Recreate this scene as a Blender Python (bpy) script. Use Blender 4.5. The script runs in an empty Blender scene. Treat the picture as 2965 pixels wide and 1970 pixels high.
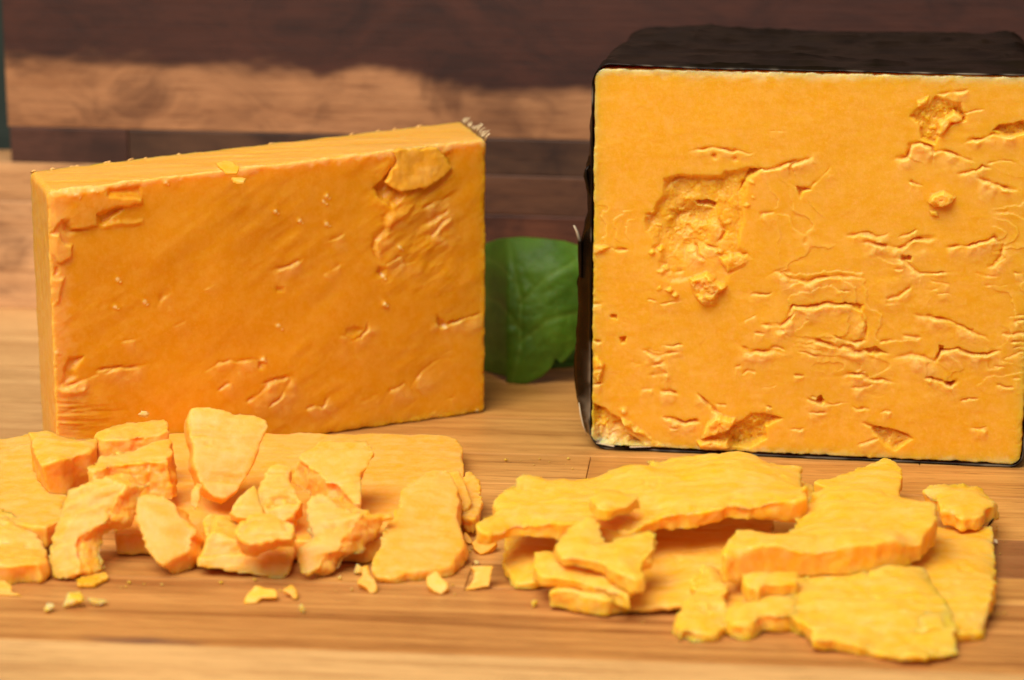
import bpy, bmesh, math, random
import numpy as np
from mathutils import Vector

# ------------------------------------------------------------------ camera, light, exposure
CM = 0.01
scene = bpy.context.scene
COL = scene.collection
CAM_H, CAM_D, PITCH = 15.2, 51.0, math.radians(13.7)      # cm, cm, rad
FPX, CX, CY = 6928.0, 1482.5, 985.0                       # photograph pixels (2965 x 1970)

cam_data = bpy.data.cameras.new('camera')
cam = bpy.data.objects.new('camera', cam_data)
COL.objects.link(cam)
cam.location = (0, -CAM_D*CM, CAM_H*CM)
cam.rotation_euler = (math.pi/2 - PITCH, 0, 0)
cam_data.sensor_width = 36.0
cam_data.lens = 36.0*FPX/2965.0
cam_data.clip_start = 0.01
cam_data.clip_end = 20.0
cam_data.dof.use_dof = True
cam_data.dof.focus_distance = 0.508
cam_data.dof.aperture_fstop = 15.0
scene.camera = cam

world = bpy.data.worlds.new('World')
scene.world = world
world.use_nodes = True
bg = world.node_tree.nodes['Background']
bg.inputs[0].default_value = (1.0, 0.90, 0.80, 1)
bg.inputs[1].default_value = 0.27

def area(name, loc, target, size, power, color):
    d = bpy.data.lights.new(name, 'AREA')
    d.shape = 'RECTANGLE'; d.size = size[0]; d.size_y = size[1]
    d.energy = power; d.color = color
    o = bpy.data.objects.new(name, d); COL.objects.link(o)
    o.location = loc
    o.rotation_euler = (Vector(target)-Vector(loc)).to_track_quat('-Z', 'Y').to_euler()
    return o
area('window_light', (-0.27, -0.46, 0.76), (0.0, -0.02, 0.03), (0.66, 0.66), 13.6, (1.0, 0.95, 0.88))

scene.render.engine = 'CYCLES'
scene.cycles.use_denoising = True
scene.view_settings.view_transform = 'Standard'
scene.view_settings.look = 'None'
scene.view_settings.exposure = 0.0
scene.view_settings.gamma = 1.0
scene.view_settings.use_curve_mapping = False

# ------------------------------------------------------------------ geometry of the view: rays meet real planes (cm)
CAMP = np.array([0.0, -CAM_D, CAM_H])
_fw = np.array([0.0, math.cos(PITCH), -math.sin(PITCH)])
_up = np.array([0.0, math.sin(PITCH), math.cos(PITCH)])
_rt = np.array([1.0, 0.0, 0.0])
def ray(px, py):
    return _fw + _rt*((px-CX)/FPX) - _up*((py-CY)/FPX)
def at_z(px, py, z=0.0):
    r = ray(px, py); return CAMP + r*((z-CAMP[2])/r[2])
def at_plane(px, py, p0, n):
    r = ray(px, py); return CAMP + r*(np.dot(np.asarray(p0)-CAMP, n)/np.dot(r, n))
def project(P):
    Q = np.asarray(P)-CAMP
    d = Q@_fw
    return CX + FPX*(Q@_rt)/d, CY - FPX*(Q@_up)/d

def zoom(x0, y0, s):
    return lambda pts: [(x0+x/s, y0+y/s) for x, y in pts]
Z2 = zoom(50, 300, 2.6133);  Z3 = zoom(750, 300, 2.6133)
ZD = zoom(50, 800, 3.136);   ZE = zoom(750, 800, 3.136)
Z4 = zoom(0, 1100, 2.412);   Z5 = zoom(700, 1150, 2.4125)
Z6 = zoom(1350, 1250, 2.24); Z7 = zoom(2100, 1250, 2.178)
Z8 = zoom(1600, 50, 2.413);  ZA = zoom(2265, 50, 2.413)
ZB = zoom(1600, 650, 2.09);  ZC = zoom(2265, 650, 2.09)
ZG = zoom(0, 1600, 1.573);   DS = zoom(0, 0, 1/1.25636)

# ------------------------------------------------------------------ noise
def _hash(ix, iy, iz, seed):
    h = (ix.astype(np.uint64)*np.uint64(73856093)) ^ (iy.astype(np.uint64)*np.uint64(19349663)) ^ \
        (iz.astype(np.uint64)*np.uint64(83492791)) ^ np.uint64(seed*2654435761 % (2**32))
    h = h & np.uint64(0xffffffff)
    h = (h ^ (h >> np.uint64(15)))*np.uint64(2246822519) & np.uint64(0xffffffff)
    h = (h ^ (h >> np.uint64(13)))*np.uint64(3266489917) & np.uint64(0xffffffff)
    h = h ^ (h >> np.uint64(16))
    return h.astype(np.float64)/4294967295.0*2-1
def vnoise(P, seed=0):
    P = np.asarray(P, float)+1000.0
    I = np.floor(P).astype(np.int64); F = P-I
    F = F*F*F*(F*(F*6-15)+10)
    r = 0
    for dx in (0, 1):
        wx = F[:, 0] if dx else 1-F[:, 0]
        for dy in (0, 1):
            wy = F[:, 1] if dy else 1-F[:, 1]
            for dz in (0, 1):
                wz = F[:, 2] if dz else 1-F[:, 2]
                r = r + wx*wy*wz*_hash(I[:, 0]+dx, I[:, 1]+dy, I[:, 2]+dz, seed)
    return r
def fbm(P, scale=1.0, octaves=4, seed=0, gain=0.5):
    P = np.asarray(P, float)*scale; a = 1.0; r = 0; tot = 0
    for o in range(octaves):
        r = r + a*vnoise(P*(2.03**o)+o*17.3, seed+o); tot += a; a *= gain
    return r/tot*1.5
def sstep(a, b, x):
    t = np.clip((x-a)/(b-a), 0, 1); return t*t*(3-2*t)
def p3(x, y, z=0.0):
    x = np.asarray(x, float); return np.stack([x, np.asarray(y, float), np.full_like(x, z)], 1)

# ------------------------------------------------------------------ mesh / object helpers
def link(o, parent=None):
    COL.objects.link(o)
    if parent is not None: o.parent = parent
    return o
def mesh_obj(name, verts_cm, faces, mat, parent=None, smooth=True, attrs=None):
    me = bpy.data.meshes.new(name)
    V = np.asarray(verts_cm, float)*CM
    me.from_pydata(V.tolist(), [], faces if isinstance(faces, list) else faces.tolist())
    me.update()
    if smooth: me.polygons.foreach_set('use_smooth', [True]*len(me.polygons))
    for k, a in (attrs or {}).items():
        at = me.attributes.new(k, 'FLOAT', 'POINT'); at.data.foreach_set('value', np.asarray(a, np.float32))
    me.materials.append(mat)
    return link(bpy.data.objects.new(name, me), parent)
def tag(o, label, cat, group=None, kind=None):
    if label: o['label'] = label
    if cat: o['category'] = cat
    if group: o['group'] = group
    if kind: o['kind'] = kind
    return o
def empty(name, loc_cm, label, cat, group=None):
    o = bpy.data.objects.new(name, None)
    o.empty_display_size = 0.01
    link(o); o.location = Vector(loc_cm)*CM
    return tag(o, label, cat, group)
def adopt(child, parent):
    child.parent = parent
    child.matrix_parent_inverse = parent.matrix_basis.inverted()
def vnormals(V, faces):
    me = bpy.data.meshes.new('tmp'); me.from_pydata(V.tolist(), [], faces if isinstance(faces, list) else faces.tolist()); me.update()
    n = np.empty(len(V)*3, np.float32); me.vertex_normals.foreach_get('vector', n)
    bpy.data.meshes.remove(me)
    return n.reshape(-1, 3).astype(float)

# ------------------------------------------------------------------ materials
def nodes_of(name):
    m = bpy.data.materials.new(name); m.use_nodes = True
    nt = m.node_tree; b = nt.nodes['Principled BSDF']
    return m, nt, b
def node(nt, typ, **kw):
    n = nt.nodes.new(typ)
    for k, v in kw.items():
        if k.startswith('i_'): n.inputs[k[2:]].default_value = v
        else: setattr(n, k, v)
    return n
def ramp(nt, fac, stops):
    r = nt.nodes.new('ShaderNodeValToRGB')
    e = r.color_ramp.elements
    while len(e) < len(stops): e.new(0.5)
    for el, (p, c) in zip(e, stops): el.position = p; el.color = (*c, 1) if len(c) == 3 else c
    nt.links.new(fac, r.inputs[0]); return r.outputs[0]
def mixc(nt, fac, a, b, mode='MIX'):
    m = nt.nodes.new('ShaderNodeMix'); m.data_type = 'RGBA'; m.blend_type = mode
    for inp, v in ((0, fac), (6, a), (7, b)):
        if isinstance(v, (int, float)): m.inputs[inp].default_value = v
        elif isinstance(v, tuple): m.inputs[inp].default_value = (*v, 1) if len(v) == 3 else v
        else: nt.links.new(v, m.inputs[inp])
    return m.outputs[2]

def cheese_material(name, deep, mid, pale, rough=0.5, sss=0.85):
    m, nt, b = nodes_of(name)
    tc = node(nt, 'ShaderNodeNewGeometry')
    n1 = node(nt, 'ShaderNodeTexNoise', i_Scale=55.0, i_Detail=6.0, i_Roughness=0.6)
    n2 = node(nt, 'ShaderNodeTexNoise', i_Scale=420.0, i_Detail=5.0, i_Roughness=0.65)
    n3 = node(nt, 'ShaderNodeTexNoise', i_Scale=2600.0, i_Detail=3.0)
    for n in (n1, n2, n3): nt.links.new(tc.outputs['Position'], n.inputs['Vector'])
    c = mixc(nt, ramp(nt, n1.outputs[0], [(0.35, (0, 0, 0)), (0.65, (1, 1, 1))]), deep, mid)
    n4 = node(nt, 'ShaderNodeTexNoise', i_Scale=1100.0, i_Detail=4.0, i_Roughness=0.7)
    nt.links.new(tc.outputs['Position'], n4.inputs['Vector'])
    c = mixc(nt, ramp(nt, n2.outputs[0], [(0.42, (0, 0, 0)), (0.74, (0.5, 0.5, 0.5))]), c, pale)
    c = mixc(nt, ramp(nt, n4.outputs[0], [(0.50, (0, 0, 0)), (0.72, (0.4, 0.4, 0.4))]), c, pale)
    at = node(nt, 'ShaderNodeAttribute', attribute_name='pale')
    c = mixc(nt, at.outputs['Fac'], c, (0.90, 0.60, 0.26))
    nt.links.new(c, b.inputs['Base Color'])
    b.inputs['Roughness'].default_value = rough
    b.inputs['Specular IOR Level'].default_value = 0.25
    b.inputs['Subsurface Weight'].default_value = sss
    b.inputs['Subsurface Radius'].default_value = (1.0, 0.55, 0.16)
    b.inputs['Subsurface Scale'].default_value = 0.0055
    bp = node(nt, 'ShaderNodeBump', i_Strength=0.25, i_Distance=0.00015)
    nt.links.new(n3.outputs[0], bp.inputs['Height'])
    nt.links.new(bp.outputs[0], b.inputs['Normal'])
    return m
M_LEFT = cheese_material('orange_cheese', (0.74, 0.285, 0.0015), (0.77, 0.32, 0.005), (0.82, 0.39, 0.05), 0.42)
M_CHIP = cheese_material('peach_cheese', (0.87, 0.345, 0.014), (0.89, 0.38, 0.036), (0.93, 0.46, 0.15), 0.46)
M_RIGHT = cheese_material('waxed_cheese', (0.79, 0.375, 0.008), (0.81, 0.41, 0.020), (0.87, 0.47, 0.11), 0.46)
M_SLICE = cheese_material('yellow_cheese', (0.89, 0.385, 0.006), (0.91, 0.42, 0.022), (0.94, 0.50, 0.13), 0.44)
M_THIN_L = cheese_material('thin_orange_cheese', (0.82, 0.32, 0.004), (0.84, 0.35, 0.012), (0.88, 0.42, 0.06), 0.46, 0.35)
M_THIN_S = cheese_material('thin_yellow_cheese', (0.88, 0.40, 0.012), (0.90, 0.44, 0.03), (0.93, 0.52, 0.13), 0.46, 0.15)

def wax_material():
    m, nt, b = nodes_of('black_wax')
    g = node(nt, 'ShaderNodeNewGeometry')
    n = node(nt, 'ShaderNodeTexNoise', i_Scale=90.0, i_Detail=5.0)
    nt.links.new(g.outputs['Position'], n.inputs['Vector'])
    c = ramp(nt, n.outputs[0], [(0.35, (0.006, 0.003, 0.0012)), (0.7, (0.014, 0.007, 0.0025))])
    at = node(nt, 'ShaderNodeAttribute', attribute_name='pale')
    c = mixc(nt, at.outputs['Fac'], c, (0.45, 0.36, 0.24))
    nt.links.new(c, b.inputs['Base Color'])
    b.inputs['Roughness'].default_value = 0.27
    b.inputs['Specular IOR Level'].default_value = 0.12
    n2 = node(nt, 'ShaderNodeTexNoise', i_Scale=350.0, i_Detail=4.0)
    nt.links.new(g.outputs['Position'], n2.inputs['Vector'])
    bp = node(nt, 'ShaderNodeBump', i_Strength=0.15, i_Distance=0.0004)
    nt.links.new(n2.outputs[0], bp.inputs['Height']); nt.links.new(bp.outputs[0], b.inputs['Normal'])
    return m
M_WAX = wax_material()

def wood_material(name, rough=0.45, grain=1.0, knot=None, blotch=0.0, strong=False, sap=False):
    """grain runs along each stave's own x axis; the stave's object colour is its timber"""
    m, nt, b = nodes_of(name)
    tc = node(nt, 'ShaderNodeTexCoord'); oi = node(nt, 'ShaderNodeObjectInfo')
    off = node(nt, 'ShaderNodeVectorMath', operation='MULTIPLY_ADD')
    off.inputs[1].default_value = (3.1, 1.7, 0.9)
    nt.links.new(oi.outputs['Random'], off.inputs[0]); nt.links.new(tc.outputs['Object'], off.inputs[2])
    def tex(scale, sc, detail=6.0, rough_=0.6, dist=0.0):
        mp = node(nt, 'ShaderNodeMapping'); mp.inputs['Scale'].default_value = scale
        nt.links.new(off.outputs[0], mp.inputs['Vector'])
        n = node(nt, 'ShaderNodeTexNoise', i_Scale=sc, i_Detail=detail, i_Roughness=rough_, i_Distortion=dist)
        nt.links.new(mp.outputs[0], n.inputs['Vector']); return n.outputs[0]
    broad = tex((7, 70, 70), 1.0, 5.0, 0.55, 1.2)
    streak = tex((9, 330, 330), 1.0, 7.0, 0.66, 1.0)
    fine = tex((30, 1500, 1500), 1.0, 3.0, 0.6)
    base = oi.outputs['Color']
    c = mixc(nt, 1.0, base, ramp(nt, broad, [(0.28, (0.74, 0.66, 0.58)), (0.5, (1, 1, 1)), (0.75, (1.14, 1.18, 1.24))]), 'MULTIPLY')
    c = mixc(nt, grain, c, ramp(nt, streak, [(0.28, (0.56, 0.43, 0.34)), (0.43, (0.90, 0.85, 0.81)), (0.6, (1.05, 1.05, 1.05))]), 'MULTIPLY')
    c = mixc(nt, 0.6, c, ramp(nt, fine, [(0.3, (0.75, 0.70, 0.66)), (0.6, (1.05, 1.05, 1.05))]), 'MULTIPLY')
    pore = tex((110, 2600, 2600), 1.0, 2.0, 0.5)
    c = mixc(nt, 0.8, c, ramp(nt, pore, [(0.34, (0.55, 0.46, 0.40)), (0.42, (1, 1, 1))]), 'MULTIPLY')
    if strong:                                        # broad brown heartwood bands
        bd = tex((3.2, 150, 150), 1.0, 5.0, 0.6, 1.6)
        c = mixc(nt, 1.0, c, ramp(nt, bd, [(0.34, (0.55, 0.43, 0.35)), (0.50, (0.94, 0.91, 0.89)), (0.62, (1.05, 1.05, 1.06))]), 'MULTIPLY')
    if sap:                                           # pale sapwood grows into dark heartwood along a wandering line
        sx = node(nt, 'ShaderNodeSeparateXYZ'); nt.links.new(tc.outputs['Object'], sx.inputs[0])
        wn = tex((14, 26, 26), 1.0, 4.0, 0.6, 0.5)
        m1 = node(nt, 'ShaderNodeMath', operation='MULTIPLY_ADD'); m1.inputs[1].default_value = 0.030; nt.links.new(wn, m1.inputs[0]); nt.links.new(sx.outputs[1], m1.inputs[2])
        m2 = node(nt, 'ShaderNodeMath', operation='MULTIPLY_ADD'); m2.inputs[1].default_value = 0.04; nt.links.new(sx.outputs[0], m2.inputs[0]); nt.links.new(m1.outputs[0], m2.inputs[2])
        mr = node(nt, 'ShaderNodeMapRange', interpolation_type='SMOOTHSTEP'); mr.inputs['From Min'].default_value = 0.0055; mr.inputs['From Max'].default_value = 0.0105
        nt.links.new(m2.outputs[0], mr.inputs[0])
        c = mixc(nt, mr.outputs[0], c, mixc(nt, 1.0, c, (0.145, 0.078, 0.085), 'MULTIPLY'))
    if blotch:
        bl = tex((38, 55, 55), 1.0, 5.0, 0.65, 0.8)
        c = mixc(nt, blotch, c, ramp(nt, bl, [(0.33, (0.34, 0.27, 0.24)), (0.52, (0.95, 0.93, 0.92)), (0.7, (1.15, 1.15, 1.15))]), 'MULTIPLY')
    if knot:                                          # a dark mineral streak in the timber
        for (kx, ky, a_, b_) in knot:
            g = node(nt, 'ShaderNodeMapping', vector_type='TEXTURE')
            g.inputs['Location'].default_value = (kx*CM, ky*CM, 0); g.inputs['Scale'].default_value = (a_*CM, b_*CM, 1)
            wv = node(nt, 'ShaderNodeMix', data_type='VECTOR'); wv.inputs[0].default_value = 0.004
            nt.links.new(tc.outputs['Object'], wv.inputs[4])
            nz = node(nt, 'ShaderNodeTexNoise', i_Scale=160.0, i_Detail=4.0)
            nt.links.new(tc.outputs['Object'], nz.inputs['Vector']); nt.links.new(nz.outputs['Color'], wv.inputs[5])
            nt.links.new(wv.outputs[1], g.inputs['Vector'])
            ln = node(nt, 'ShaderNodeVectorMath', operation='LENGTH'); nt.links.new(g.outputs[0], ln.inputs[0])
            c = mixc(nt, ramp(nt, ln.outputs['Value'], [(0.15, (0.75, 0.75, 0.75)), (1.0, (0, 0, 0))]), c, (0.09, 0.045, 0.04))
    nt.links.new(c, b.inputs['Base Color'])
    b.inputs['Roughness'].default_value = rough
    bp = node(nt, 'ShaderNodeBump', i_Strength=0.3, i_Distance=0.0003)
    nt.links.new(fine, bp.inputs['Height']); nt.links.new(bp.outputs[0], b.inputs['Normal'])
    return m
M_BOARD = wood_material('board_wood', 0.42)
M_KNOT = wood_material('board_wood_streaked', 0.42, 1.0, strong=True, knot=[(-6.2, -1.38, 1.3, 0.30)])
M_SAP = wood_material('sapwood_upright', 0.55, 0.6, blotch=0.8, sap=True)
M_BACK = wood_material('upright_wood', 0.55, 0.6, blotch=0.9)

def plain(name, color, rough=0.5, **kw):
    m, nt, b = nodes_of(name)
    g = node(nt, 'ShaderNodeNewGeometry'); n = node(nt, 'ShaderNodeTexNoise', i_Scale=120.0, i_Detail=4.0)
    nt.links.new(g.outputs['Position'], n.inputs['Vector'])
    c = mixc(nt, n.outputs[0], tuple(x*0.8 for x in color), tuple(min(1, x*1.2) for x in color))
    nt.links.new(c, b.inputs['Base Color']); b.inputs['Roughness'].default_value = rough
    for k, v in kw.items(): b.inputs[k.replace('_', ' ')].default_value = v
    return m
M_WALL = plain('dark_green_wall', (0.030, 0.042, 0.030), 0.8)
M_TOMATO = plain('tomato_skin', (0.55, 0.09, 0.012), 0.2)
M_CALYX = plain('calyx_green', (0.06, 0.16, 0.02), 0.6)
M_SKIN = plain('dried_skin', (0.55, 0.44, 0.27), 0.6)
M_RIM = plain('dry_rim', (0.84, 0.46, 0.13), 0.6)
M_SHRED = plain('pale_shred', (0.86, 0.66, 0.36), 0.55)

# ------------------------------------------------------------------ setting: board, upright board, dark wall
def box_mesh(x0, x1, y0, y1, z0, z1, r=0.06, front_r=None):
    """bevelled stave, cm"""
    bm = bmesh.new()
    bmesh.ops.create_cube(bm, size=1.0)
    for v in bm.verts:
        v.co = (x0 if v.co.x < 0 else x1, y0 if v.co.y < 0 else y1, z0 if v.co.z < 0 else z1)
    if front_r:
        es = [e for e in bm.edges if all(abs(v.co.y-y0) < 1e-6 and abs(v.co.z-z1) < 1e-6 for v in e.verts)]
        bmesh.ops.bevel(bm, geom=es, offset=front_r, segments=6, affect='EDGES', profile=0.5)
    else:
        es = [e for e in bm.edges if all(abs(v.co.z-z1) < 1e-6 for v in e.verts)]
        bmesh.ops.bevel(bm, geom=es, offset=r, segments=2, affect='EDGES', profile=0.5)
    V = [v.co[:] for v in bm.verts]; bm.verts.index_update()
    F = [[v.index for v in f.verts] for f in bm.faces]; bm.free()
    return V, F
YAW = math.radians(-5.4)
def stave(parent, x0, x1, y0, y1, z0, z1, color, mat, front_r=None, upright=False):
    cx, cy = (x0+x1)/2, (y0+y1)/2
    V, F = box_mesh(x0-cx, x1-cx, y0-cy, y1-cy, z0, z1, 0.025, front_r)
    o = mesh_obj('stave', V, F, mat, None, smooth=False)
    o.color = (*color, 1)
    o.parent = parent
    o.location = (cx*CM, cy*CM, 0)
    return o
rng = random.Random(4)
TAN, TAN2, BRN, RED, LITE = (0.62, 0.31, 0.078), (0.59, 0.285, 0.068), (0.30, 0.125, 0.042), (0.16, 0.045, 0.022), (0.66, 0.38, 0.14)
front_edge_y = -11.75
board = empty('cutting_board', (0, 0, 0), 'honey brown wooden cutting board lying under all the cheese', 'cutting board')
board.rotation_euler = (0, 0, YAW)
rows = [  # y0, y1, joints (x), colours between joints
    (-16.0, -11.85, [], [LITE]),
    (-11.85, -8.35, [-22.0], [(0.52, 0.24, 0.062), (0.54, 0.25, 0.066)]),
    (-8.35, -6.85, [-0.1], [TAN, TAN]),
    (-6.85, -4.55, [6.4], [TAN, BRN]),
    (-4.55, -1.7, [-14.0], [TAN2, TAN]),
    (-1.7, 0.55, [1.72], [TAN, TAN2]),
    (0.55, 3.6, [-8.3, 9.0], [LITE, TAN, TAN2]),
    (3.6, 7.0, [-6.0], [LITE, TAN2]),
    (7.0, 10.4, [-3.0], [LITE, TAN2]),
    (10.4, 13.8, [2.0], [LITE, TAN2]),
]
BX0, BX1 = -24.0, 24.0
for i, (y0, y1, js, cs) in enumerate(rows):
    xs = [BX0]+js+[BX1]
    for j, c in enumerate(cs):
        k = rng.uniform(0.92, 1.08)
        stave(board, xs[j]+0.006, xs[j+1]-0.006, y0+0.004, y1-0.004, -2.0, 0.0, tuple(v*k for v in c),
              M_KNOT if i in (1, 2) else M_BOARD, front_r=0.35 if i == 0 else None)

# upright board behind: staves stacked in rows, standing on the cutting board
UP_Y = 12.9
upr = empty('upright_board', (0, UP_Y, 0), 'dark streaked wooden board standing upright behind the cheese', 'wooden board')
upr.rotation_euler = (math.radians(90), 0, math.radians(-9))
UL = -14.22
urows = [  # z0, z1, joints, colours, left end
    (0.0, 3.1, [-6.0], [(0.66, 0.37, 0.165), (0.12, 0.036, 0.014)], -17.0),
    (3.1, 4.2, [-10.75], [(0.62, 0.34, 0.14), (0.13, 0.052, 0.022)], -17.0),
    (4.2, 5.2, [-10.75], [(0.075, 0.026, 0.014), (0.085, 0.037, 0.016)], UL+0.05),
    (5.2, 9.3, [], [(0.41, 0.19, 0.076)], UL),
    (9.3, 12.0, [], [(0.07, 0.024, 0.011)], UL),
    (12.0, 15.0, [], [(0.08, 0.022, 0.014)], UL),
]
for (z0, z1, js, cs, xl) in urows:
    xs = [xl]+js+[24.0]
    for j, c in enumerate(cs):
        stave(upr, xs[j]+0.01, xs[j+1]-0.01, z0+0.006, z1-0.006, -2.0, 0.0, c, M_SAP if z1-z0 > 4 else M_BACK)

wall = mesh_obj('wall', [(-150, 60, -40), (150, 60, -40), (150, 62, 110), (-150, 62, 110)], [[0, 1, 2, 3]], M_WALL, None, False)
tag(wall, None, None, kind='structure')
table = mesh_obj('table', [(-90, -60, -2.02), (90, -60, -2.02), (90, 60, -2.02), (-90, 60, -2.02)], [[0, 1, 2, 3]], M_WALL, None, False)
tag(table, None, None, kind='structure')

# ------------------------------------------------------------------ relief of the cut faces: (height in cm over photograph pixels)
class Relief:
    def __init__(self, px, py, seed, warp=6.0):
        self.px, self.py = px, py
        self.h = np.zeros(len(px)); self.pale = np.zeros(len(px)); self.seed = seed
        q = p3(px, py)
        self.wx = px + warp*fbm(q, 1/38.0, 4, seed+11, 0.6); self.wy = py + warp*fbm(q, 1/38.0, 4, seed+23, 0.6)
        self.rough = fbm(q, 1/16.0, 4, seed+31, 0.6)
        self.chip = fbm(q, 1/42.0, 4, seed+41, 0.55)
        self.slow = fbm(q, 1/34.0, 2, seed+51); self.slow2 = fbm(q, 1/48.0, 2, seed+57)
    def win(self, pts, m):
        a = np.array(pts)
        return np.nonzero((self.px > a[:, 0].min()-m) & (self.px < a[:, 0].max()+m) & (self.py > a[:, 1].min()-m) & (self.py < a[:, 1].max()+m))[0]
    def seg(self, pts, idx, closed=False):
        X, Y = self.wx[idx], self.wy[idx]
        best = np.full(len(idx), 1e9); side = np.zeros(len(idx)); tt = np.zeros(len(idx))
        P = list(pts)+([pts[0]] if closed else [])
        L = [math.dist(P[i], P[i+1]) for i in range(len(P)-1)]; tot = sum(L); acc = 0
        for i in range(len(P)-1):
            (x0, y0), (x1, y1) = P[i], P[i+1]
            dx, dy = x1-x0, y1-y0; l2 = dx*dx+dy*dy+1e-9
            t = np.clip(((X-x0)*dx+(Y-y0)*dy)/l2, 0, 1)
            d = np.hypot(X-x0-t*dx, Y-y0-t*dy)
            s = ((X-x0)*dy-(Y-y0)*dx)/math.sqrt(l2)
            m = d < best
            best[m] = d[m]; side[m] = s[m]; tt[m] = (acc+t[m]*L[i])/tot
            acc += L[i]
        return best, side, tt
    def crack(self, pts, w=6.0, depth=0.10, lip=0.05, lipw=2.6, step=0.0):
        """torn line; the lip rises below it (larger y)"""
        m = w*8+20
        idx = self.win(pts, m)
        d, s, t = self.seg(pts, idx)
        if pts[-1][0] < pts[0][0]: s = -s
        below = -s                                     # + below the line
        taper = np.clip(np.minimum(t, 1-t)*5+0.1, 0, 1)
        vary = np.clip(0.80+0.9*self.slow[idx], 0.2, 1.5)
        cw = w*(0.62+0.35*np.clip(self.slow2[idx], -1, 1))
        cut = -depth*0.75*taper*vary*np.exp(-(d/cw)**2)
        lw = w*lipw*1.7
        near = np.exp(-np.clip(d-np.abs(below), 0, None)/w)
        b0 = np.clip(below, 0, None)
        up = lip*0.85*taper*vary*near*np.where(below > 0, sstep(0, w*0.9, b0)*np.exp(-(b0/lw)**1.5)*(1+0.35*self.rough[idx]), 0)
        st = -step*taper*near*np.where(below < 0, np.exp(-(below/(w*5))**2), 0)
        self.h[idx] += cut+up+st
        self.pale[idx] = np.maximum(self.pale[idx], np.clip(up/0.05, 0, 1)*0.34)  # torn lip whitened; the brightness of a lit lip is put into the colour
    def pit(self, poly, depth=0.25, soft=8.0, rough=0.4, slope=(0, 0)):
        idx = self.win(poly, soft*3+10)
        d, _, _ = self.seg(poly, idx, True)
        X, Y = self.wx[idx], self.wy[idx]
        inside = np.zeros(len(idx), bool)
        n = len(poly)
        for i in range(n):
            (x0, y0), (x1, y1) = poly[i], poly[(i+1) % n]
            c = ((y0 > Y) != (y1 > Y)) & (X < (x1-x0)*(Y-y0)/(y1-y0+1e-9)+x0)
            inside ^= c
        sd = np.where(inside, d, -d)
        a = np.array(poly); cx, cy = a.mean(0); sx, sy = np.ptp(a[:, 0])/2+1, np.ptp(a[:, 1])/2+1
        tilt = 1+slope[0]*(X-cx)/sx+slope[1]*(Y-cy)/sy
        k = sstep(-soft*0.3, soft, sd)
        cc = self.chip[idx]*2.6; fl = np.floor(cc); q = 1+rough*(fl+sstep(0.55, 1.0, cc-fl))/2.0+rough*0.22*self.rough[idx]
        self.h[idx] -= depth*k*np.clip(tilt, 0.05, 2)*q
        if depth < 0: self.pale[idx] = np.maximum(self.pale[idx], 0.22*k*np.clip(0.6+self.rough[idx], 0, 1)*min(1, -depth/0.2))  # raised bits whitened too, their lit brightness put into the colour
    def bump(self, poly, height=0.15, soft=7.0, rough=0.3, slope=(0, 0)):
        self.pit(poly, -height, soft, rough, slope)
    def dot(self, x, y, r, height, pale=0.0):
        idx = self.win([(x, y)], r*3)
        d = np.hypot(self.wx[idx]-x, self.wy[idx]-y)
        g = np.exp(-(d/r)**2)
        self.h[idx] += height*g*(0.7+0.8*np.abs(self.rough[idx]))
        if pale: self.pale[idx] = np.maximum(self.pale[idx], pale*sstep(0.35, 0.8, g))

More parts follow.
